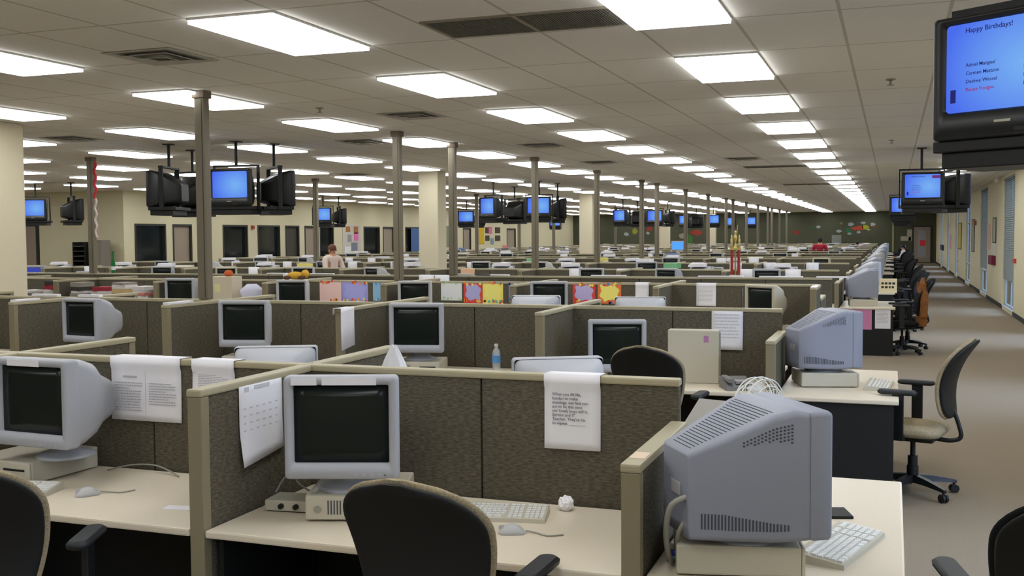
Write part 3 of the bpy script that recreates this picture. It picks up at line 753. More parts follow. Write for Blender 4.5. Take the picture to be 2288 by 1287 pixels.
# chairs
CHK.put((-1.36, 3.16, 0), -.04, 'black backed office chair with a tan rim at the middle desk, nearest', 'office chairs')
CHK.put((-2.995, 2.86, 0), .42, 'office chair cut by the left edge with a tan seat', 'office chairs')
CHK.put((-1.50, 7.05, 0), -.08, 'black backed office chair behind the nearest partition, beside the beige computer', 'office chairs')
CHL = Kit(chair(top=.48))
CHL.put((-4.28, 5.45, 0), PI, 'office chair showing only its tan top behind the left papers', 'office chairs')
CHK.put((.15, 7.86, 0), PI / 2 - .24, 'tan and black office chair in side view at the second aisle desk', 'office chairs')
CHD = Kit(chair(mat('black_chair_fabric', (30, 30, 32), .95, bump=.3, scale=150, spec=.1), SHELL))
CHD.put((.475, 3.60, 0), .2, 'black office chair cut by the lower right corner', 'black office chairs')
c = MB()

# aisle desks
def adesk():
    t = thing('aisle_desk', '', 'desk')
    part(t, 'worksurface', MB().box(.04, .84, -.82, .82, D - .03, D, .008), LAM)
    for s in (-1, 1): part(t, 'end_panel', MB().box(.06, .81, s * .79 - .012, s * .79 + .012, 0, D - .03), BLK)
    part(t, 'modesty_shade_panel', MB().box(.07, .09, -.77, .77, .05, D - .03), BLK); return t
ADK = Kit(adesk)
ADY = [(4.15, 'nearest'), (8.18, 'second')] + [(y, ROWN[3 + i]) for i, y in enumerate(SPY[3:])]
for i, (yy, n) in enumerate(ADY): ADK.put((XB[0], yy, 0), 0, 'cream desk with black end panels on the window aisle, %s' % (n if i < 2 else '%s row' % n), 'desks along the window aisle')
for i, (yy, n) in enumerate(ADY[2:]):
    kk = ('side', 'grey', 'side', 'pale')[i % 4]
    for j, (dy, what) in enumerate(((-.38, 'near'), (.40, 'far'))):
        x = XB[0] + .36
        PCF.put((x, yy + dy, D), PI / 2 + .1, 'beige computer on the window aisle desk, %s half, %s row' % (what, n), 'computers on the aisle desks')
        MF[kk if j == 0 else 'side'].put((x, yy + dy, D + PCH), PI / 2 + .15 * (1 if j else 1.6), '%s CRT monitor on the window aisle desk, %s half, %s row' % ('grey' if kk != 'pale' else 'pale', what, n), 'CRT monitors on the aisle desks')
        if i and not (i == 6 and j == 1): CHD.put((.24 + .05 * math.sin(i * 3 + j), yy + dy * 1.05, 0), PI / 2 + .4 * math.sin(i * 5 + 2 * j), 'black office chair at the window aisle desk, %s half, %s row' % (what, n), 'black office chairs')
CHD.put((.24, 17.85, 0), PI / 2 + .2, 'black office chair behind the one with the brown jacket', 'black office chairs')
CHD.put((.15, 16.98, 0), PI / 2 + .1, 'black office chair with a brown jacket over its back', 'black office chairs')
# jacket over the chair back
g = MB(); R = []
for i in range(9):
    s = i / 8; z = 1.16 - .72 * s; R.append([(.035 * math.cos(a) * (.5 + 1.6 * min(1, s * 3)) * (1 + .15 * math.sin(3 * a + 5 * s)) - .02 * s, (.13 + .13 * min(1, s * 2.2)) * math.sin(a) * (1 + .08 * math.sin(5 * a + 9 * s)), z) for a in [2 * PI * j / 24 for j in range(24)]])
t = thing('jacket', 'brown jacket hung over a black chair back beside the aisle', 'jacket', (.44, 17.01, 0), .1)
part(t, 'body', MB().loft(R), mat('brown_cloth', (126, 78, 34), .95, var=.25, scale=14, bump=.4))
for s in (-1, 1): part(t, 'sleeve', MB().loft([[(-.02 + .045 * math.cos(a), s * (.20 + .05 * q) + .045 * math.sin(a), 1.08 - .5 * q) for a in [2 * PI * j / 12 for j in range(12)]] for q in (0, .25, .5, .75, 1)]), MATS['brown_cloth'])
# signs on the aisle desk in the fourth row
yn = SPY[3] - .802
def flat(name, label, cat, u0, u1, v0, v1, y, m, th=.002, lines=0, seed=3, extra=None):
    p0, p1 = py(u0, v1, y), py(u1, v0, y); t = thing(name, label, cat, ((p0.x + p1.x) / 2, y, 0)); w = p1.x - p0.x
    part(t, 'sheet', MB().box(-w / 2, w / 2, -th, 0, p0.z, p1.z), m)
    if lines:
        h = p1.z - p0.z; part(t, 'printed_lines', lines_mb(w * .8, h * .6, lines, -th, -w * .4, p1.z - h * .15, seed=seed), INK)
    return t
flat('poster', 'pink and lilac poster on the black end panel of the fourth row aisle desk', 'poster', 1880, 1948, 691, 735, yn, color_mat((206, 132, 172)))
flat('paper_sheet', 'white paper on the black end panel beside the pink poster', 'paper', 1955, 1990, 690, 734, yn - .001, PAPER, lines=9)
t = thing('desk_sign', 'cream sign with dark lettering standing on an aisle desk', 'sign', (-.07, 20.72, D), 0)
part(t, 'board', MB().box(-.155, .155, -.006, .006, 0, .27, .003), mat('cream_card', (224, 206, 160), .7)); tb = MB()
rr = random.Random(5)
for k in range(2):
    x = -.12
    while x < .10: l = rr.uniform(.03, .05); tb.box(x, x + l, -.0075, -.006, .16 - k * .07, .20 - k * .07); x += l + .02
part(t, 'lettering', tb, mat('dark_ink', (50, 46, 44), .8))
part(t, 'foot', MB().box(-.1, .1, -.04, .04, 0, .006), MATS['cream_card'])

# ------------------------------------------------------------------ papers on the partitions
def spaper(label, u0, u1, v0, yface, m=PAPER, v1=None, drape=True, **k):
    a, b = py(u0, v0, yface), py(u1, v0, yface)
    zt = py((u0 + u1) / 2, v1, yface).z if v1 else None
    return hung_paper(label, a.x, b.x, a.z, yface, m, drape, ztop=zt, **k)
F1, F2, F3 = SPY[0] - .027, SPY[1] - .027, SPY[2] - .027
t = spaper('white typed note hung over the nearest partition, right of the middle', 1218, 1343, 1000, F1, curl=.004)
a = py(1235, 868, F1)
text_mesh('typed_text', 'When you lift life,\nburden to make\nmeetings, not find you\nare to be this time\nour lovely boys will it,\nService and IT\nTeacher. They\'re his\nto repeat. ________', .0172, mat('typed_ink', (112, 112, 118), .9), t, (a.x - t.location.x, -.0098, T - .085), spacing=1.0)
hung = spaper('white double page hung over the partition above the left desk', 253, 408, 935, F1, curl=.004)
zt_, zb_ = T - .09, py(330, 935, F1).z; w_ = py(408, 935, F1).x - py(253, 935, F1).x
for k_, (xa_, n_) in enumerate(((-.45, 11), (.05, 9))):
    part(hung, 'printed_lines', lines_mb(w_ * .40, (zt_ - zb_) * (.72 if k_ == 0 else .55), n_, -.0095, w_ * xa_, zt_ - .03, seed=k_ + 2), INK)
part(hung, 'printed_title', MB().box(-w_ * .32, -w_ * .12, -.0099, -.0092, zt_ - .006, zt_ + .002), INK)
part(hung, 'fold_line', MB().box(-.001, .001, -.0098, -.0092, zb_, T - .06), mat('paper_fold', (190, 188, 192), .9))
spaper('white printed page behind the calendar, over the partition', 433, 527, 900, F1, lines=8, seed=4, lx=.14, lz=(.05, .5))
spaper('white printed page on the partition in the second row, above the beige computer', 1590, 1660, 780, F2 - .001, drape=False, v1=695, lines=8, seed=6, ink=mat('faint_ink', (196, 196, 200), .9))
# calendar on the divider
t = thing('wall_calendar', 'white calendar page hanging on the divider left of the middle monitor', 'calendar', (XB[1] + .027, 3.70, 0), PI / 2)
g = [[(-.20 + .40 * j / 6, -.006 - .05 * max(0, (i / 8 - .55)) ** 1.2 * (1 - j / 9), 1.255 - (.34 - .03 * j / 6) * i / 8 if i else 1.255) for j in range(7)] for i in range(9)]
g = [[(x * .78, y, z) for x, y, z in r] for r in g]
part(t, 'sheet', MB().sheet(g, .0012), PAPER)
mk = MB(); rr = random.Random(11)
for r in range(4):
    for c in range(6):
        x = -.13 + c * .046; z = 1.15 - r * .03; mk.box(x, x + .018, -.0085, -.0075, z - .005, z)
mk.box(-.12, -.09, -.0085, -.0075, 1.215, 1.235); mk.box(-.05, .06, -.0085, -.0075, 1.22, 1.235)
part(t, 'date_marks', mk, MATS.get('faint_ink'))
# paper on the divider end of the second row
p = pz(735, 693, T)
t = thing('paper_sheet', 'white paper folded over the divider end left of the blue screen monitor', 'paper', (XB[2], 7.50, 0), PI / 2)
g = [[(-.10 + .22 * j / 4, yy, zz + .03 * j / 4 * (zz < T)) for j in range(5)] for yy, zz in ((-.040, T - .34), (-.036, T - .18), (-.0365, T - .04), (-.0365, T + .002), (.036, T + .002), (.037, T - .05))]
part(t, 'sheet', MB().sheet(g, .0015), PAPER)
# posters along the third row
def poster(label, u0, u1, v0, v1, base, border=None, inner=None, spots=()):
    a, b = py(u0, v1, F3), py(u1, v0, F3); w = b.x - a.x; h = b.z - a.z
    t = thing('poster', label, 'poster', ((a.x + b.x) / 2, F3 - .001, 0), 0, 'posters along the third row')
    part(t, 'sheet', MB().box(-w / 2, w / 2, -.003, 0, a.z, b.z), color_mat(base))
    if inner:
        pts = []
        for k in range(24):
            q = 2 * PI * k / 24; r = 1 + .12 * math.sin(6 * q); cx, cz = math.cos(q), math.sin(q)
            pts.append((w * .38 * r * max(-1, min(1, 1.25 * cx)), -.0045, (a.z + b.z) / 2 + h * .34 * r * max(-1, min(1, 1.25 * cz))))
        part(t, 'printed_panel', MB().add(pts + [(x, -.003, z) for x, y, z in pts], [tuple(range(24))] + [(k, (k + 1) % 24, 24 + (k + 1) % 24, 24 + k) for k in range(24)]), color_mat(inner))
    rr = random.Random(int(u0)); 
    for ci, c in enumerate(spots):
        m = MB()
        for k in range(5):
            x = rr.uniform(-.46, .46) * w; z = a.z + h * (rr.choice((rr.uniform(.04, .16), rr.uniform(.84, .96)))); r = h * .06
            m.cyl((x, -.0035, z), (x, -.0052 - .0003 * ci, z), r, n=10)
        part(t, 'dot_pattern', m, color_mat(c))
    return t
RED, YEL, LAV, ORG, TEAL = (214, 70, 62), (236, 222, 110), (172, 170, 216), (240, 150, 60), (90, 180, 170)
poster('pink poster with a floral foot, leftmost on the third row partition', 715, 763, 626, 673, (234, 198, 190), spots=(RED, ORG))
poster('lilac poster with a bright foot beside the pink one', 765, 822, 627, 675, (156, 156, 218), inner=(166, 166, 226), spots=(YEL, ORG, RED))
poster('light blue striped poster left of the second power pole', 834, 862, 632, 672, (140, 184, 216), spots=((196, 220, 236), (90, 140, 190)))
poster('white chart with green writing right of the pale monitor', 986, 1032, 629, 671, (226, 226, 226), spots=((150, 200, 140), (190, 216, 180)))
poster('red bordered lilac poster right of the white chart', 1037, 1078, 629, 677, RED, inner=LAV, spots=(ORG, YEL))
poster('yellow poster with a red border next to the lilac one', 1079, 1124, 629, 678, YEL, inner=(238, 228, 126), spots=(RED, ORG, TEAL))
poster('blue and grey striped poster left of the grey third row monitor', 1137, 1160, 632, 676, (120, 138, 182), spots=((210, 214, 220), (80, 100, 160)))
poster('red and lilac poster right of the grey third row monitor', 1280, 1330, 631, 678, RED, inner=(186, 176, 216), spots=(ORG, YEL))
poster('yellow sunburst poster with a red and blue edge', 1336, 1388, 631, 678, (226, 120, 62), inner=(240, 228, 120), spots=((70, 120, 200), RED, YEL))
spaper('white folded paper over the third row partition beside the yellow sunburst', 1420, 1450, 672, F3)
spaper('white page with faint print on the third row partition near the aisle', 1556, 1600, 684, F3, lines=9, seed=9, ink=MATS['faint_ink'])
# pads and papers lying on caps
for i, (u, v, w, l, rz, y, lab) in enumerate(((80, 664, .16, .06, 0, 0, 'white notepad on the second row partition, leftmost'), (288, 657, .13, .06, 0, 0, 'white notepad on the second row partition behind the left monitor'))):
    p = pz(u, v, T); solo('notepad', lab, 'notepad', MB().box(-w, w, -.03, .03, 0, .025, .003), PAPER, (p.x, SPY[1], T), rz)
solo('notepad', 'white notepad on the divider end left of the nearest power pole', 'notepad', MB().box(-.033, .033, -.17, .17, 0, .02, .003), PAPER, (XB[3], 7.62, T))
solo('notepad', 'small white pad on the divider end at the left edge of the second row', 'notepad', MB().box(-.033, .033, -.15, .15, 0, .02, .003), PAPER, (XB[4], 7.60, T))
solo('paper_sheet', 'white paper lying on the divider cap at the aisle end of the third row', 'paper', MB().box(-.034, .034, -.20, .20, 0, .006), PAPER, (XB[0], 11.80, T))
# second row: tower, bottle, bag, fan, cups
t = thing('upright_computer', 'beige computer standing on its side beside the second row chair', 'computer', (-1.40, 7.86, D), .05)
part(t, 'case', MB().box(-.19, .19, -.06, .06, 0, .40, .008), BEIGE)
part(t, 'sticker', MB().box(.08, .115, -.0615, -.0595, .31, .36), color_mat((170, 120, 160)))
part(t, 'port_strip', MB().box(.188, .196, -.03, .03, .06, .38), CABLE)
t = thing('water_bottle', 'clear water bottle with a blue label behind the nearest partition', 'bottle', (-3.02, 7.92, D))
part(t, 'body', MB().lathe([(.025, 0), (.033, .006), (.033, .16), (.028, .185), (.014, .205), (.0135, .222)]), CLEAR)
part(t, 'paper_label', MB().lathe([(.0336, .085), (.0336, .145)], n=20), color_mat((90, 150, 210))); part(t, 'cap', MB().cyl((0, 0, .22), (0, 0, .238), .0155), WHITEP)
R = []
rr = random.Random(8)
for i in range(10):
    s = i / 9; R.append([((.15 * (1 - s ** 2.2) + .012) * math.cos(a) * (1 + .22 * math.sin(4 * a + 7 * s) * (1 - s)), (.10 * (1 - s ** 1.4) + .01) * math.sin(a), .004 + .575 * s + (.012 * math.sin(6 * a) if i else 0)) for a in [2 * PI * j / 28 for j in range(28)]])
solo('plastic_bag', 'white plastic bag gathered to a point beside the divider behind the nearest partition', 'bag', MB().loft(R), mat('bag_plastic', (222, 222, 226), .25), (-2.28, 4.58, D))
# desk fan on the first aisle gap
t = thing('desk_fan', 'white caged desk fan behind the large aisle monitor', 'fan', (-.66, 5.55, 0), .35)
t.location = (-.56, 4.80, D + .035); t.rotation_euler.z = .95
part(t, 'stand_block', MB().box(-.09, .09, -.09, .09, -.035, 0, .004), BEIGE)
part(t, 'base', MB().lathe([(.085, 0), (.085, .015), (.04, .03), (.015, .05), (.015, .17)]), WHITEP)
cg = MB(); c0 = Vector((0, 0, .30))
for k in range(5):
    rk = (.135, .13, .10, .065, .03)[k]; yk = (0, -.035, -.06, -.068, -.07)[k]
    cg.tube([(rk * math.cos(2 * PI * j / 20), yk, .30 + rk * math.sin(2 * PI * j / 20)) for j in range(21)], .0028, 5)
    if k in (1, 2): cg.tube([(rk * math.cos(2 * PI * j / 20), -yk, .30 + rk * math.sin(2 * PI * j / 20)) for j in range(21)], .0028, 5)
for j in range(24):
    a = 2 * PI * j / 24; cg.tube([(.03 * math.cos(a), -.07, .30 + .03 * math.sin(a)), (.09 * math.cos(a), -.062, .30 + .09 * math.sin(a)), (.135 * math.cos(a), 0, .30 + .135 * math.sin(a)), (.09 * math.cos(a), .06, .30 + .09 * math.sin(a)), (.04 * math.cos(a), .07, .30 + .04 * math.sin(a))], .0016, 4)
part(t, 'cage', cg, WHITEP); part(t, 'motor', MB().cyl((0, .02, .30), (0, .12, .30), .045, .03).box(-.02, .02, .03, .09, .16, .27, .004), WHITEP)
bl = MB()
for k in range(4):
    a = PI / 2 * k; bl.loft([[(r * math.cos(a + o) , y, .30 + r * math.sin(a + o)) for o, y in ((-.1, -.01), (.55 * r / .11 + .1, .012), (.55 * r / .11 + .1, .015), (-.1, -.007))] for r in (.02, .07, .115)], True, True, False)
part(t, 'blade', bl, WHITEP)
t = thing('paper_cup', 'white cup behind the large aisle monitor', 'cup', (-.78, 5.62, .74)); t['label'] = 'white box shaped tissue carton behind the large aisle monitor'
t['category'] = 'tissue box'; pc_ = thing('filing_cabinet', 'low grey cabinet under the white carton behind the large aisle monitor', 'cabinet', (-.86, 5.45, 0)); part(pc_, 'body', MB().box(-.2, .2, -.22, .32, 0, .74, .006), color_mat((120, 118, 112))); [part(pc_, 'drawer', MB().box(-.18, .18, -.235, -.22, .05 + .34 * q, .36 + .34 * q, .003), color_mat((128, 126, 118))) for q in (0, 1)]; t.name = 'tissue_box'
part(t, 'carton', MB().box(-.06, .12, -.06, .06, 0, .20, .006), PAPER); part(t, 'opening', MB().box(-.01, .07, -.02, .02, .2, .2015), INK)
t = thing('telephone', 'grey desk telephone with a red light in the gap behind the nearest partition', 'telephone', (-.86, 5.85, 0), .4)
t.location = (-1.05, 7.62, D)
part(t, 'base', MB().loft([[(x, y, z) for x, y in ((-.1, -.11), (.1, -.11), (.1, .11), (-.1, .11))] if z == 0 else [(-.095, -.105, .03), (.095, -.105, .03), (.095, .105, .08), (-.095, .105, .08)] for z in (0, 1)], True, True, False), mat('phone_grey', (120, 118, 116), .5))
part(t, 'handset', MB().loft([[(-.065 + x, y, z + .07 + .1 * (y + .1) * .25) for x, z in rrect(.024, .014, .01, 3)] for y in (-.1, -.06, .06, .1)]), MATS['phone_grey'])
part(t, 'key_pad', MB().box(-.02, .08, -.07, .03, .045, .062), INK)
t = thing('desk_tray', 'grey slanted tray leaning past the end of the nearest partition', 'tray', (-.93, 5.42, .74), -.3)
part(t, 'tray', MB().loft([[(-.09, -.16, .0), (.09, -.16, .0), (.09, -.16, .02), (-.09, -.16, .02)], [(-.09, .16, .20), (.09, .16, .20), (.09, .16, .22), (-.09, .16, .22)]], True, True, False), mat('tray_grey', (150, 146, 138), .5))
part(t, 'stand', MB().box(-.07, .07, .09, .13, 0, .16), BLK)
t = thing('bin_papers', 'pale rolled papers in a waste bin under the middle desk', 'waste bin', (-2.14, 3.42, 0))
t.name = 'waste_bin'
part(t, 'bin', MB().lathe([(.10, 0), (.135, .30), (.14, .32), (.125, .31), (.09, .02)]), BLK)
part(t, 'rolled_paper', MB().cyl((.0, -.03, .05), (-.03, -.08, .50), .05, .04), PAPER); part(t, 'red_wrapper', MB().box(-.02, .06, -.1, -.06, .05, .42, .01), color_mat((170, 60, 90)))
# toy on the third row monitor
t = thing('plush_toy', 'yellow and brown plush toy lying on a monitor in the third row', 'toy', (-7.28, 11.80, PCT + .075 + .385), .2)
ty = color_mat((206, 160, 52)); tb = color_mat((86, 58, 26))
def blob(c, r, sq=(1, 1, 1)):
    return MB().loft([[(c[0] + r * sq[0] * math.sin(p) * math.cos(q), c[1] + r * sq[1] * math.sin(p) * math.sin(q), c[2] + r * sq[2] * math.cos(p)) for q in [2 * PI * j / 12 for j in range(12)]] for p in [PI * (i + .15) / 8.3 for i in range(9)]])
part(t, 'body', blob((0, 0, .055), .075, (1.5, .8, .7)), ty); part(t, 'head', blob((.13, 0, .075), .055), ty)
for s in (-1, 1): part(t, 'leg', blob((-.1 * s, -.05, .03), .035, (1.5, 1, .8)), tb)
part(t, 'ear', blob((.14, .03, .13), .02), tb)
# stacks and boxes on the left of the third row
def stack(label, u, y, top, cols, w=.16, name='book_stack', cat='books', seed=1):
    x = py(u, 600, y).x; rr = random.Random(seed); z = D; k = 0
    t = thing(name, label, cat, (x, y, D), 0, 'piles of books and folders in the third row'); z = 0
    while z < top - D:
        h = rr.uniform(.03, .07); c = cols[k % len(cols)]; k += 1; a = rr.uniform(-.25, .25); M_ = Matrix.Rotation(a, 4, 'Z')
        ww = w * rr.uniform(.8, 1.1); part(t, 'folder', MB().box(-ww, ww, -.12, .12, z, z + h - .001, .003, M_), color_mat(c)); z += h
    return t
WH, GR, BR, RD, DK = (206, 202, 198), (140, 134, 124), (196, 170, 120), (150, 40, 52), (56, 50, 46)
for i, (u, top, cols, w, lab) in enumerate(((70, 1.10, (WH, GR), .12, 'grey and white pile of newspapers nearest the left pillar'), (125, 1.20, (DK, WH, RD), .12, 'pile of dark and white folders right of the left pillar'),
        (183, 1.20, (GR, WH, DK), .12, 'pile of grey newspapers left of the red books'), (232, 1.16, (WH, RD, WH), .125, 'pile of white and dark red books in the left of the third row'),
        (278, 1.22, (BR, WH, GR), .125, 'pile of tan folders right of the red books'), (322, 1.18, (WH, (200, 120, 110), WH), .11, 'pile of pale folders with a pink one in the third row'))):
    stack(lab, u, 11.75, top, cols, w, seed=i + 3)
t = thing('cardboard_box', 'tall tan carton with a pale note right of the nearest power pole', 'box', (py(503, 600, 11.85).x, 11.85, D), .1)
part(t, 'carton', MB().box(-.17, .17, -.14, .14, 0, .60, .004), mat('carton_card', (206, 194, 170), .8)); part(t, 'note', MB().box(-.08, .0, -.1415, -.1395, .40, .5), color_mat((220, 216, 150)))
part(t, 'orange_bag', blob((.05, 0, .64), .06, (1, 1, .8)), color_mat((190, 90, 40)))
R = [[(x * a, y * a * .75, z) for x, y in rrect(.1, .1, .05)] for z, a in ((0, .9), (.05, 1), (.3, 1.2), (.42, 1.5), (.5, .6))]
solo('crumpled_bag', 'white and blue paper bag beside the tan carton', 'bag', MB().loft(R), color_mat((206, 206, 224)), (py(562, 600, 11.85).x, 11.85, D), .3)
# headset and pink cloth at the blue screen monitor
solo('headset_pad', 'pinkish folded cloth in front of the blue screen monitor', 'cloth', MB().box(-.10, .10, -.04, .04, 0, .035, .012), color_mat((206, 180, 176)), (-3.22, 7.50, D), .3)
refl = part(KIDS and mA, 'power_light', MB().cyl((.17, -.192, .092), (.17, -.188, .092), .004, n=8), color_mat((90, 120, 90)))

# papers over the partitions of the far rows
def far_sheet():
    t = thing('paper_sheet', '', 'paper')
    prof = [(.05, T - .05), (.040, T + .003), (.0, T + .004), (-.038, T + .003), (-.038, T - .12), (-.046, T - .28)]
    part(t, 'sheet', MB().sheet([[(-.12 + .24 * j / 3, yy, zz) for j in range(4)] for yy, zz in prof], .0014), PAPER); return t
FPK = Kit(far_sheet)
def folder_pile():
    return solo('paper_pile', '', 'paper pile', MB().box(-.15, .15, -.11, .11, 0, .035, .004).box(-.13, .15, -.10, .11, .035, .06, .004), PAPER)
FFK = Kit(folder_pile)
far_cols = [(222, 210, 120), (200, 120, 110), (120, 150, 200), (226, 180, 140), (120, 180, 130), (230, 226, 216), (206, 196, 170), (236, 236, 236)]
cnt = {}
rp = random.Random(21)
for x, y, z, place, sd in far_tops:
    r = rp.random()
    if sd < 0 and r < .55 and y < 50:
        ys = y + .40; xx = x + rp.choice((-1, 1)) * rp.uniform(.32, .42)
        FPK.put((xx, ys, 0), 0, 'white paper draped over the partition, ' + place, 'papers over the far partitions')
        if y < 27:
            FPK.put((2 * x - xx + .02, ys, 0), 0, 'second white paper draped over the partition, ' + place, 'papers over the far partitions')
    elif r < .76 and y < 42:
        o = FFK.put((x, y + rp.uniform(-.02, .02), z - .005), rp.uniform(-.4, .4), 'pile of paper on the %s side monitor, %s' % (SIDE[sd], place), 'paper piles on the far monitors')
    elif r < .86 and y < 46:
        c = far_cols[int(rp.random() * len(far_cols))]
        b = MB().box(-.12, .12, -.09, .09, 0, rp.uniform(.05, .12), .006)
        solo('storage_carton', 'small coloured carton on the %s side monitor, %s' % (SIDE[sd], place), 'carton', b, color_mat(c), (x, y, z - .005), rp.uniform(-.4, .4))
for i, (u, w, y) in enumerate(((1100, .26, 0), (1360, .25, 0), (955, .2, 0), (1080, .12, 0), (720, .2, 0), (650, .2, 0), (1610, .3, 0), (1745, .28, 0), (990, .26, 0), (620, .18, 0), (1860, .2, 0))):
    x = py(u, 614, WALLY[0]).x
    FPK.put((x, WALLY[0], 0), 0, 'white paper draped over the panels closing the first block, %s along it' % ordw(i + 1), 'papers over the first closing panels') if i % 3 == 2 else \
        solo('letter_tray', 'white letter tray on the panels closing the first block, %s along it' % ordw(i + 1), 'tray', MB().box(-w, w, -.033, .033, 0, .018, .003), PAPER, (x, WALLY[0], T))

# trophy on the closing panels of the first block
p = py(1643, 600, WALLY[0])
t = thing('trophy', 'tall gold and red trophy standing on the partition right of centre', 'trophy', (p.x, WALLY[0], T))
gold = mat('trophy_gold', (196, 176, 110), .3, metal=.7); tr = color_mat((158, 48, 40), .35)
part(t, 'plinth', MB().box(-.075, .075, -.03, .03, 0, .03, .004), mat('trophy_marble', (216, 210, 196), .3))
for s in (-1, 1): part(t, 'column', MB().cyl((s * .045, 0, .03), (s * .045, 0, .36), .02), tr)
part(t, 'centre_column', MB().cyl((0, 0, .03), (0, 0, .36), .012, n=10), gold); part(t, 'platform', MB().box(-.075, .075, -.03, .03, .36, .39, .004), gold)
for s in (-1, 1): part(t, 'small_figure', MB().lathe([(.014, .39), (.02, .41), (.012, .45), (.018, .50), (.008, .53), (.012, .55), (.002, .57)], (s * .05, 0, 0), 12), gold)
part(t, 'figure', MB().lathe([(.03, .39), (.016, .42), (.012, .46), (.026, .52), (.018, .56), (.008, .575), (.016, .595), (.012, .615), (.002, .625)], (0, 0, 0), 14).cyl((.015, 0, .55), (.03, 0, .70), .007, .004, n=8), gold)
# ================================================================== TELEVISIONS hung from the ceiling
def tv(w=.64, h=.52, dep=.46, text=False):
    """origin at the middle of the casing; front faces -Y; hangs from the ceiling by a pole and a yoke"""
    def fn():
        t = thing('television', '', 'television'); hw, hh = w / 2, h / 2; y0 = -dep / 2
        ring = lambda a, b, r, y, cz=0: [(x, y, cz + z) for x, z in rrect(a, b, r)]
        sw, sh, sc = hw - .055, hh - .075, .04
        part(t, 'bezel', MB().loft([ring(hw - .004, hh - .004, .02, y0 + .10), ring(hw, hh, .02, y0 + .08), ring(hw, hh, .02, y0 + .015), ring(hw - .012, hh - .012, .02, y0), ring(sw + .012, sh + .012, .02, y0 + .004, sc), ring(sw, sh, .02, y0 + .025, sc)], False, False), TVM)
        g = [[(sw * 2 * (i / 8 - .5), y0 + .0255 - .014 * (1 - (2 * i / 8 - 1) ** 2) * (1 - (2 * j / 6 - 1) ** 2), sc + sh * 2 * (j / 6 - .5)) for i in range(9)] for j in range(7)]
        so = part(t, 'screen', MB().sheet(g, .003), TVS, 'lit blue screen')
        part(t, 'badge', MB().box(-.035, .035, y0 - .001, y0 + .003, -hh + .058, -hh + .068), mat('badge_silver', (170, 166, 150), .3, metal=.6))
        prof = [(.09, hw - .008, -hh + .006, hh - .006, .03), (.17, hw - .02, -hh + .01, hh - .02, .05), (.28, hw - .09, -hh + .03, hh - .08, .06), (dep - .01, hw - .15, -hh + .07, hh - .17, .05), (dep, hw - .17, -hh + .09, hh - .19, .04)]
        part(t, 'rear_housing', MB().loft([[(x, y0 + y, (a + b) / 2 + z) for x, z in rrect(q, (b - a) / 2, r)] for y, q, a, b, r in prof]), TVM)
        part(t, 'control_flap', MB().box(.05, .13, y0 - .002, y0 + .004, -hh + .018, -hh + .034), BLK)
        sh_ = MB().box(-hw - .01, hw + .01, y0 + .03, y0 + dep - .03, -hh - .05, -hh, .006).box(-hw + .02, hw - .02, y0 + .05, y0 + dep - .08, -hh - .12, -hh - .05, .006)
        part(t, 'shelf_mount', sh_, STEEL)
        yk = MB()
        for s in (-1, 1): yk.box(s * (hw + .018) - .01, s * (hw + .018) + .01, -.03, .03, -hh - .05, hh + .05)
        yk.box(-hw - .03, hw + .03, -.035, .035, hh + .04, hh + .065)
        part(t, 'yoke', yk, STEEL)
        top = CZ - TVZ
        part(t, 'mount_pole', MB().cyl((0, 0, hh + .06), (0, 0, top), .022, n=12).box(-.07, .07, -.07, .07, top - .015, top), STEEL); return t
    return fn
TVZ = 2.55
TVK = Kit(tv())
def hang(label, u, y, rz, x=None, z=TVZ):
    xx = py(u, 480, y).x if x is None else x
    return TVK.put((xx, y, TVZ), rz, label, 'televisions hung from the ceiling')
hang('third television along the window aisle, half hidden', 0, 30.0, -.1, x=.25)
t0 = hang('large lit television at the upper right corner showing names on blue', 0, 4.92, -.60, x=.545)
t0.location.z = TVZ - .055; part(t0, 'mount_extension', MB().cyl((0, 0, CZ - TVZ - .02), (0, 0, CZ - TVZ + .055), .022, n=12), STEEL)
t2 = hang('second lit television along the window aisle', 0, 18.2, .05, x=.43)
mi = mat('screen_ink', (38, 40, 150), .8); mp = mat('screen_pink', (214, 50, 140), .8)
for tt in (t0, t2):
    text_mesh('screen_title', 'Happy Birthdays!', .030, mi, tt, (-.17, -.2245, .182))
    for i, (n_, m) in enumerate((('Adriel Mangual', mi), ('Carmen Mattson', mi), ('Desiree Wessel', mi), ('Renee Hodges', mp))):
        text_mesh('screen_name', n_, .0215, m, tt, (-.165, -.2262, .040 - i * .034), label='pink name on the blue screen' if i == 3 else None)
    part(tt, 'screen_corner', MB().box(.14, .262, -.2272, -.2235, .160, .205), color_mat((150, 60, 170)), 'magenta corner of the screen picture')
    part(tt, 'screen_figure', MB().box(-.235, -.212, -.2235, -.2205, -.105, -.05), mi)
for i, n_ in enumerate(('Oscar', 'Bianca', 'Pablo', 'David')): text_mesh('screen_name', n_, .0215, mi, t0, (.085, -.2285, .040 - i * .034))
hang('television turned to the windows behind the second aisle one', 0, 18.75, PI * .62, x=.86)
hang('fourth television along the window aisle, mostly hidden', 0, 42, -.1, x=.33)
hang('fifth television along the window aisle, farthest', 0, 54, -.1, x=.38)
A1, A2, A3, A4 = 13.2, 25.4, 41.0, 30.6
hang('television of the nearest cluster facing left, seen from its side', 380, 12.7, -1.25)
hang('lit television of the nearest cluster facing the viewer', 530, 12.75, .12)
hang('television of the nearest cluster facing away, behind the pole', 432, 13.7, PI - .1)
hang('television of the nearest cluster facing right, seen from behind', 614, 13.3, PI - .75)
hang('lit television of the second cluster turned left', 1103, 24.7, -.55)
hang('television of the second cluster seen from behind', 1150, 27.6, PI - .3)
hang('lit television of the second cluster behind the third pole', 1205, 25.0, .2)
hang('television of the second cluster turned right', 1246, 26.4, 1.9)
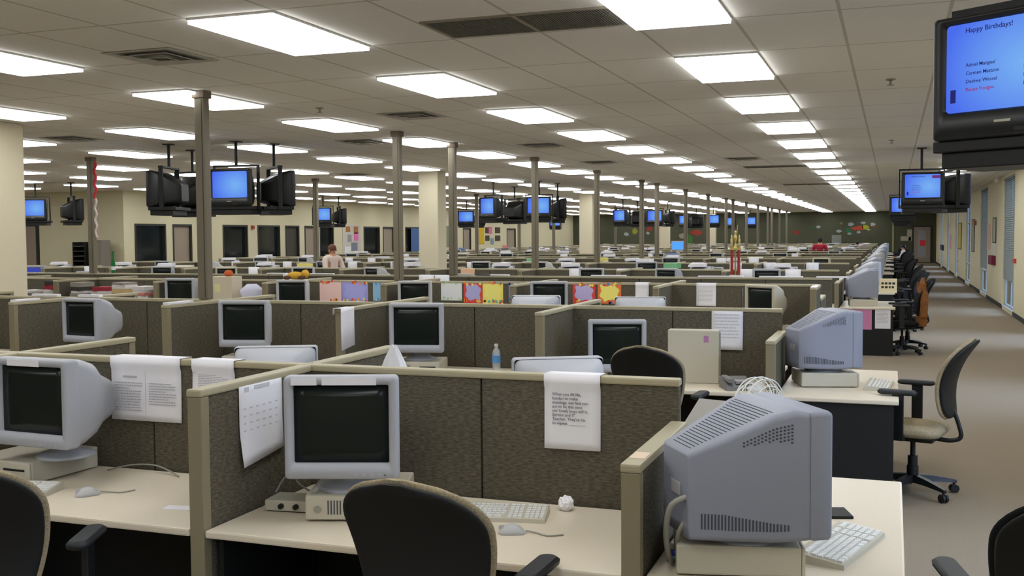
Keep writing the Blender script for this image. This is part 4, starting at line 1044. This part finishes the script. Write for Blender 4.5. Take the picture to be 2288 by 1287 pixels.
hang('lit television at the far left beside the pillar', 80, 20.0, .45)
hang('television at the far left facing away from the viewer', 160, 20.3, 2.5)
hang('lit television behind the thin pole left of centre', 722, 30.4, .3)
hang('television turned right beside the thin left pole', 757, 31.5, 2.2)
hang('small lit television right of the second large pillar pole', 1043, 37.6, .2)
hang('small television turned right near the third pole', 1068, 38.7, 2.2)
hang('lit television turned left in the third cluster', 1392, 39.4, -.5)
hang('television seen from behind in the third cluster', 1425, 41.9, PI - .2)
hang('lit television facing the viewer in the third cluster', 1464, 40.75, .1)
hang('television turned right in the third cluster', 1492, 42.6, 2.0)
hang('tiny lit television far off below the second cluster', 1241, 56.5, .2)
hang('lit television turned left in the fourth cluster', 1532, 52.5, -.9)
hang('television seen from behind in the fourth cluster', 1556, 54.0, PI - .2)
hang('lit television facing the viewer in the fourth cluster', 1594, 52.0, .1)
hang('small lit television between the farthest poles, left one', 1631, 61.5, .1)
hang('small lit television between the farthest poles, right one', 1677, 60.5, .1)

# lit monitor far away on the floor
p = py(1514, 549, 35.2)
t = thing('lit_monitor', 'distant monitor with a bright blue screen standing above the partitions', 'monitor', (p.x, 35.25, 0))
zb = p.z
part(t, 'casing', MB().box(-.22, .22, -.02, .04, zb - .16, zb + .16, .01), GREYM); part(t, 'screen', MB().box(-.19, .19, -.024, -.02, zb - .13, zb + .13), emit('bright_screen', (90, 170, 255), 1.1)); part(t, 'stand', MB().box(-.06, .06, -.02, .06, D, zb - .15).box(-.12, .12, -.08, .12, D, D + .02), GREYM)

# ================================================================== RIGHT WALL things
def wallthing(name, label, cat, u0, u1, v0, v1, m, frame=None, d=.02):
    a, b = px(u0, (v0 + v1) / 2, XW), px(u1, (v0 + v1) / 2, XW); ym = (a.y + b.y) / 2; hw = abs(a.y - b.y) / 2
    zt = px((u0 + u1) / 2, v0, XW).z; zb = px((u0 + u1) / 2, v1, XW).z
    t = thing(name, label, cat, (XW - .002, ym, 0))
    if frame:
        f = MB(); w = .03
        for y0, y1, z0, z1 in ((-hw, -hw + w, zb, zt), (hw - w, hw, zb, zt), (-hw + w, hw - w, zb, zb + w), (-hw + w, hw - w, zt - w, zt)): f.box(-d, 0, y0, y1, z0, z1)
        part(t, 'frame', f, frame); part(t, 'picture', MB().box(-d * .7, 0, -hw + w, hw - w, zb + w, zt - w), m)
    else: part(t, 'panel', MB().box(-d, 0, -hw, hw, zb, zt, .003), m)
    return t
FRB = color_mat((70, 68, 60))
wallthing('framed_notice', 'dark framed notice between the two nearest windows', 'picture', 2219.5, 2226.5, 486, 543, color_mat((166, 168, 160)), FRB)
wallthing('paper_notice', 'pink paper notices left of the dark framed notice', 'notice', 2206, 2213, 500, 557, color_mat((214, 168, 152)), None, .006)
wallthing('white_notice', 'white notice above the red box on the wall', 'notice', 2214, 2226, 543, 569, color_mat((206, 204, 192)), None, .006)
wallthing('fire_extinguisher_box', 'dark red box on the wall below the white notice', 'box', 2217, 2225, 571, 591, color_mat((120, 34, 62)), None, .10)
wallthing('fire_alarm', 'small red fire alarm pull on the wall right of the nearest window', 'alarm', 2267, 2271, 578, 588, color_mat((190, 70, 60)), None, .04)
wallthing('framed_picture', 'grey framed picture between the second and third windows', 'picture', 2172, 2178, 490, 563, color_mat((150, 150, 132)), FRB)
wallthing('wall_alarm', 'small red alarm light above the grey framed picture', 'alarm', 2178, 2182, 493, 503, color_mat((170, 80, 60)), None, .05)
wallthing('framed_picture', 'yellow framed picture between the third and fourth windows', 'picture', 2142, 2149, 498, 557, color_mat((190, 172, 90)), FRB)
wallthing('pink_notice', 'faint pink notice between the fourth and fifth windows', 'notice', 2121, 2126, 525, 556, color_mat((206, 160, 164)), None, .006)
wallthing('wall_telephone', 'small dark wall telephone by the far windows', 'telephone', 2104.5, 2109, 547, 559, color_mat((62, 56, 90)), None, .08)
p = px(2240, 400, XW)
t = thing('motion_sensor', 'small pale sensor hanging at the top of the aisle wall', 'sensor', (XW - .12, p.y, CZ)); part(t, 'stem', MB().cyl((0, 0, 0), (0, 0, -.06), .03), WHITEP); part(t, 'lens', MB().lathe([(.06, -.06), (.075, -.10), (.05, -.15), (.01, -.17)]), color_mat((226, 206, 196)))

# ================================================================== FAR WALL decorations
def fard(label, u, v, w, h, c, cat='paper decoration'):
    p = py(u, v, YF); rr = random.Random(int(u * 7 + v)); n = 9
    pts = [(w / 2 * math.cos(2 * PI * k / n) * rr.uniform(.7, 1.15), h / 2 * math.sin(2 * PI * k / n) * rr.uniform(.7, 1.15)) for k in range(n)]
    m = MB().loft([[(x, y, z) for x, z in pts] for y in (-.012, 0)], True, True, False)
    return solo('paper_decoration', label, cat, m, color_mat(c), (p.x, YF, p.z), 0, 'paper decorations on the green wall')
PB, RDD, YDD, GDD = (150, 160, 158), (176, 70, 50), (158, 158, 44), (44, 110, 72)
for i, (u, v, w, h, c, l) in enumerate(((1829, 507, .28, .14, PB, 'pale cloud above the red shirt'), (1815, 508, .25, .16, (60, 92, 60), 'dim green shape above the red shirt'), (1874, 517, .3, .16, PB, 'pale cloud low left of the row'), (1880, 499, .2, .12, (110, 118, 70), 'dull olive shape'),
        (1901, 501, .3, .2, PB, 'pale cloud left of the red flower'), (1896, 515, .3, .26, GDD, 'green leaf shape'), (1917, 510, .75, .24, RDD, 'wide red shape'), (1934, 508, .36, .24, YDD, 'yellow shape beside the wide red one'), (1929, 498, .28, .14, PB, 'pale cloud above the yellow shape'),
        (1950, 501, .3, .2, PB, 'pale cloud at the right end'), (1954, 507, .2, .14, (120, 70, 50), 'small rust shape at the right end'), (1918, 519, .24, .14, PB, 'pale cloud below the wide red shape'), (1898, 522, .22, .12, PB, 'lowest pale cloud'), (1941, 513, .2, .08, (170, 176, 130), 'small pale strip under the yellow shape'),
        (1779, 519, .32, .22, (150, 44, 40), 'lone red shape right of the farthest poles'), (1556, 520, .75, .3, (150, 62, 44), 'wide rust shape left of the trophy'), (1452, 511, .4, .26, (150, 60, 50), 'rust shape by the fifth pole'), (1418, 517, .36, .34, (140, 140, 50), 'olive shape left of the sixth pole'),
        (1400, 523, .32, .2, PB, 'pale shape low left'), (1448, 521, .24, .18, PB, 'pale shape by the sixth pole'), (1525, 527, .5, .34, (150, 140, 126), 'pale round shape above the lit monitor'), (1540, 537, .5, .6, (70, 110, 50), 'green tuft shape above the lit monitor'))):
    fard(l + ' on the green wall', u, v, w * 1.15, h * 1.3, c)
p = py(2012, 527, YF)
for u, v, w, h, l in ((2033, 520, .32, .4, 'upper white notice beside the far door'), (2024, 533, .6, .28, 'left white notice beside the far door'), (2036, 534, .3, .26, 'right white notice beside the far door')):
    p = py(u, v, YF); solo('wall_notice', l, 'notice', MB().box(-w / 2, w / 2, -.02, 0, -h / 2, h / 2), color_mat((176, 172, 152)), (p.x, YF, p.z))
p = py(1869, 537, YF - 1.2); solo('white_board_stand', 'small white panel standing in front of the green wall', 'panel', MB().box(-.28, .28, -.02, .02, 0, p.z + .32, .01), color_mat((130, 136, 128)), (p.x, YF - 1.2, 0))

# ================================================================== LEFT WALL things
def leftw(label, u0, u1, v0, v1, c, name='wall_paper_sheet', cat='paper', d=.02, group=None):
    a, b = px(u0, 520, XL), px(u1, 520, XL); um = (u0 + u1) / 2; zt, zb = px(um, v0, XL).z, px(um, v1, XL).z
    return solo(name, label, cat, MB().box(.0165 if u0 < 810 and name in ('pinned_note', 'wall_notice') else 0, d, -(b.y - a.y) / 2, (b.y - a.y) / 2, zb, zt), color_mat(c), (XL + .002, (a.y + b.y) / 2, 0), 0, group)
leftw('white notice board right of the standing person', 765, 805, 503, 566, (196, 192, 182), 'notice_board', 'board', .015)
for u0, u1, v0, v1, c, l in ((772, 781, 506, 518, (170, 110, 50), 'orange note at the top of the notice board'), (790, 799, 506, 522, (170, 110, 60), 'brown note at the top of the notice board'), (790, 799, 520, 538, (230, 110, 180), 'pink note on the notice board'), (776, 784, 524, 540, (150, 150, 150), 'grey note on the notice board'), (784, 797, 542, 562, (120, 124, 140), 'striped grey note low on the notice board')):
    leftw(l, u0, u1, v0, v1, c, 'pinned_note', 'note', .03)
leftw('white paper on the wall behind the standing person', 768, 782, 551, 570, (224, 224, 226), 'wall_notice', 'notice', .035)
leftw('large yellow paper on the far left wall', 1062, 1081, 508, 545, (200, 168, 30), 'yellow_chart', 'chart')
k = 0
for u0, u1 in ((1084, 1093), (1106, 1117)):
    for v0, v1 in ((508, 521), (526, 538)):
        k += 1; leftw('dark framed picture on the far left wall, %s of four' % ['upper left', 'lower left', 'upper right', 'lower right'][k - 1], u0, u1, v0, v1, (70, 60, 46), 'framed_picture', 'picture')
leftw('pink note between the dark framed pictures', 1091, 1098, 507, 522, (206, 110, 150), 'pinned_note', 'note', .03)
leftw('blue note below the dark framed pictures', 1096, 1102, 532, 546, (120, 150, 170), 'pinned_note', 'note', .03)
leftw('small red alarm bell between the dark windows', 561, 566, 504, 512, (150, 70, 50), 'fire_alarm', 'alarm', .06)
leftw('green speckled leaf poster right of the large pillar', 994, 1014, 505, 552, (120, 132, 106), 'leaf_poster', 'poster')
t = leftw('blue slanted banner inside the dark window left of the large pillar', 918, 938, 510, 562, (70, 100, 150), 'blue_banner', 'banner', .01)
p = py(205, 545, 23.9)
t = thing('storage_rack', 'dark slatted storage rack behind the left power pole', 'rack', (py(184, 550, 23.9).x, 23.9, 0))
f = MB()
for x in (-.22, .2): f.box(x, x + .03, -.15, .15, 0, 1.75)
part(t, 'frame', f, BLK)
for k in range(9): part(t, 'shelf', MB().box(-.19, .2, -.15, .15, .5 + k * .14, .52 + k * .14), color_mat((90, 84, 70)))
part(t, 'back_board', MB().box(-.19, .2, .14, .15, .0, 1.75), BLK)
t = thing('grey_cabinet', 'grey cabinet standing right of the left power pole', 'cabinet', (py(222, 560, 23.8).x, 23.85, 0))
part(t, 'body', MB().box(-.18, .18, -.2, .2, 0, 1.8, .01), color_mat((120, 116, 104))); part(t, 'door', MB().box(-.16, .16, -.215, -.2, .05, 1.75), color_mat((128, 124, 110))); part(t, 'handle', MB().box(.10, .12, -.235, -.215, .9, 1.05), STEEL)
t = thing('party_garland', 'red and white garland hanging beside the left power pole', 'garland', (XB[7] + .10, 14.2, 0))
rr = random.Random(4); z = CZ - .05; 
m1, m2 = MB(), MB()
pts = [(.02 * math.sin(k * 1.7), -.03, CZ - .09 - k * .055) for k in range(24)]
part(t, 'red_ribbon', MB().tube(pts[:12], .022, 6), color_mat((186, 44, 48))); part(t, 'white_ribbon', MB().tube(pts[11:], .018, 6), color_mat((206, 186, 180)))
t.location = (XB[7] + .112, 14.2, 0)
t = thing('party_bottle', 'tall green bottle decoration standing near the left power pole', 'decoration', (XB[7] + .42, 14.2, T)); part(t, 'body', MB().lathe([(.03, 0), (.033, .15), (.014, .24), (.013, .36)]), color_mat((20, 110, 50))); part(t, 'label_band', MB().lathe([(.034, .05), (.034, .11)]), PAPER)

# ================================================================== PEOPLE
SKIN = mat('skin', (196, 148, 118), .6)
def skinmesh(name, verts, edges, rad, m, parent, sub=2):
    me = bpy.data.meshes.new(name); me.from_pydata(verts, edges, []); o = bpy.data.objects.new(name, me); COL.objects.link(o); o.parent = parent; reg(o)
    bm = bmesh.new(); bm.from_mesh(me); L = bm.verts.layers.skin.verify()
    bm.verts.ensure_lookup_table()
    for v, r in zip(bm.verts, rad):
        v[L].radius = r if isinstance(r, tuple) else (r, r); v[L].use_root = v.index == 0
    bm.to_mesh(me); bm.free()
    s = o.modifiers.new('skin', 'SKIN'); s.use_smooth_shade = True; o.modifiers.new('sub', 'SUBSURF').levels = sub
    o.modifiers['sub'].render_levels = sub
    me.materials.append(m); return o
def person(label, loc, rz, shirt, pants, hair, sit=False, h=1.72, arms='down', hairlong=False, stripes=None):
    """figure faces -Y"""
    t = thing('person', label, 'person', loc, rz); k = h / 1.72
    hipz = .60 if sit else .93
    P = lambda x, y, z: (x * k, y * k, (z - .93 + hipz) * k)
    V = [P(0, 0, .95), P(0, -.01, 1.12), P(0, 0, 1.30), P(0, .01, 1.42), P(0, 0, 1.50), P(0, -.02, 1.58), P(0, -.02, 1.65)]
    Rr = [(.15, .11), (.13, .10), (.155, .11), (.10, .08), .052, (.075, .09), (.07, .085)]
    E = [(i, i + 1) for i in range(6)]
    hands = []
    for s in (-1, 1):
        n = len(V)
        if arms == 'front': A = [P(s * .19, 0, 1.40), P(s * .23, -.08, 1.14), P(s * .14, -.30, 1.08), P(s * .10, -.38, 1.09)]
        elif arms == 'write': A = [P(s * .19, 0, 1.40), P(s * .25, -.12, 1.16), P(s * .15, -.36, 1.17), P(s * .12, -.44, 1.17)]
        else: A = [P(s * .19, 0, 1.40), P(s * .24, .02, 1.14), P(s * .25, -.04, .90), P(s * .25, -.06, .82)]
        V += A; Rr += [.06, .045, .034, (.04, .02)]; E += [(3, n), (n, n + 1), (n + 1, n + 2), (n + 2, n + 3)]; hands.append(A[3])
        n = len(V)
        if sit: Lg = [(s * .10 * k, 0, .585 * k), (s * .12 * k, -.42 * k, .60 * k), (s * .12 * k, -.42 * k, .10 * k), (s * .12 * k, -.54 * k, .05 * k)]
        else: Lg = [(s * .10 * k, 0, .86 * k), (s * .10 * k, -.01, .48 * k), (s * .10 * k, .02, .10 * k), (s * .11 * k, -.12 * k, .045 * k)]
        V += Lg; Rr += [.085, .058, .04, (.045, .03)]; E += [(0, n), (n, n + 1), (n + 1, n + 2), (n + 2, n + 3)]
    skinmesh('body', V, E, Rr, SKIN, t)
    # clothing
    SV = [V[0], V[1], V[2], V[3]]; SR = [(.165, .125), (.145, .115), (.17, .125), (.12, .09)]; SE = [(0, 1), (1, 2), (2, 3)]
    for a in (7, 15):
        n = len(SV); SV += [V[a], V[a + 1], tuple((Vector(V[a + 1]) * .35 + Vector(V[a + 2]) * .65))]; SR += [.078, .06, .048]; SE += [(3, n), (n, n + 1), (n + 1, n + 2)]
    so = skinmesh('shirt', SV, SE, SR, shirt, t)
    TV_ = [V[0]]; TR = [(.165, .125)]; TE = []
    for a in (11, 19):
        n = len(TV_); TV_ += [V[a], V[a + 1], V[a + 2]]; TR += [.10, .075, .06]; TE += [(0, n), (n, n + 1), (n + 1, n + 2)]
    skinmesh('trousers', TV_, TE, TR, pants, t)
    hz = Vector(V[5]); hb = MB(); R = []
    for i in range(9):
        p = PI * i / 8 * .62; R.append([(.088 * k * math.sin(p) * math.cos(q), hz.y + .018 + .102 * k * math.sin(p) * math.sin(q) , hz.z + .03 * k + .105 * k * math.cos(p) - (.05 * k * max(0, math.sin(q)) if i > 5 else 0) - (.10 * k * max(0, math.sin(q)) * (i > 6) if hairlong else 0)) for q in [2 * PI * j / 18 for j in range(18)]])
    part(t, 'hair', hb.loft(R), hair)
    face = MB()
    for s in (-1, 1): face.cyl((s * .03 * k, hz.y - .083 * k, hz.z + .0), (s * .03 * k, hz.y - .094 * k, hz.z + .0), .009 * k, n=10)
    part(t, 'eyes', face, color_mat((40, 30, 26)))
    part(t, 'nose', MB().loft([[(-.006 * k, hz.y - .085 * k, hz.z + .0), (.006 * k, hz.y - .085 * k, hz.z), (0, hz.y - .095 * k, hz.z)], [(-.014 * k, hz.y - .085 * k, hz.z - .04 * k), (.014 * k, hz.y - .085 * k, hz.z - .04 * k), (0, hz.y - .115 * k, hz.z - .036 * k)]]), SKIN)
    part(t, 'mouth', MB().box(-.02 * k, .02 * k, hz.y - .092 * k, hz.y - .082 * k, hz.z - .062 * k, hz.z - .054 * k), color_mat((150, 80, 74)))
    for s in (-1, 1): part(t, 'ear', MB().loft([[(s * (.072 + .014 * a) * k, hz.y + (.005 + .016 * math.cos(q)) * k, hz.z + (-.01 + .028 * math.sin(q)) * k) for q in [2 * PI * j / 10 for j in range(10)]] for a in (0, 1)]), SKIN)
    for (hx, hy, hzz), s in zip(hands, (-1, 1)):
        up = arms != 'down'; d = Vector((0, -.85, -.15)).normalized() if up else Vector((0, -.2, -.95)).normalized(); sd = Vector((s, 0, 0)) if up else Vector((0, 1, 0))
        for f in range(4):
            o = Vector((hx, hy, hzz)) + sd * (.022 * (f - 1.5)) + d * .02; L = (.062, .074, .07, .055)[f]
            part(t, 'finger', MB().tube([o, o + d * L * .5 + Vector((0, 0, .004)), o + d * L + Vector((0, 0, -.012))], .0085, 7), SKIN)
        o = Vector((hx, hy, hzz)) - sd * .03; part(t, 'thumb', MB().tube([o, o - sd * .02 + d * .03, o - sd * .02 + d * .055], .009, 7), SKIN)
    return t
WSH = mat('white_shirt', (214, 196, 186), .9, bump=.2); BRH = mat('brown_hair', (96, 56, 40), .7, var=.3, scale=60); BLH = mat('black_hair', (22, 18, 18), .6)
JEAN = mat('blue_jeans', (74, 88, 112), .9, var=.15, scale=80); DKT = mat('dark_trousers', (36, 36, 40), .9)
RSH = mat('red_striped_shirt', (176, 36, 60), .9)
nt = RSH.node_tree; wv = nt.nodes.new('ShaderNodeTexWave'); wv.bands_direction = 'Z'; wv.inputs['Scale'].default_value = 4.2; tc = nt.nodes.new('ShaderNodeTexCoord'); cr = nt.nodes.new('ShaderNodeValToRGB')
cr.color_ramp.elements[0].position = .25; cr.color_ramp.elements[0].color = (*lin((92, 26, 44)), 1); cr.color_ramp.elements[1].position = .55; cr.color_ramp.elements[1].color = (*lin((206, 50, 76)), 1)
nt.links.new(tc.outputs['Object'], wv.inputs[0]); nt.links.new(wv.outputs['Fac'], cr.inputs[0]); nt.links.new(cr.outputs[0], nt.nodes['Principled BSDF'].inputs['Base Color'])
yp = 19.6; person('person with brown hair and a white top standing at a desk, facing right', (py(742, 560, yp).x, yp, 0), 1.15, WSH, JEAN, BRH, False, 1.70, 'front', True)
yp = 33.55 + 4.0; person('person in a red striped shirt standing with their back to the viewer', (py(1832, 540, yp).x, yp, 0), PI, RSH, DKT, BLH, False, 1.74, 'down')
yp = 51.75; person('person with black hair far off near the green wall', (py(1916, 540, yp).x, yp, 0), PI, mat('black_shirt', (34, 32, 36), .9), DKT, BLH, False, 1.5, 'front')
yp = 46.0; CHD.put((.42, yp, 0), PI / 2, 'black office chair under the seated person far off at the aisle', 'black office chairs'); person('person in a white shirt seated at an aisle desk far off, reading', (.42, yp, 0), PI / 2 + PI, mat('pale_shirt', (206, 206, 216), .9), DKT, BLH, True, 1.72, 'write')
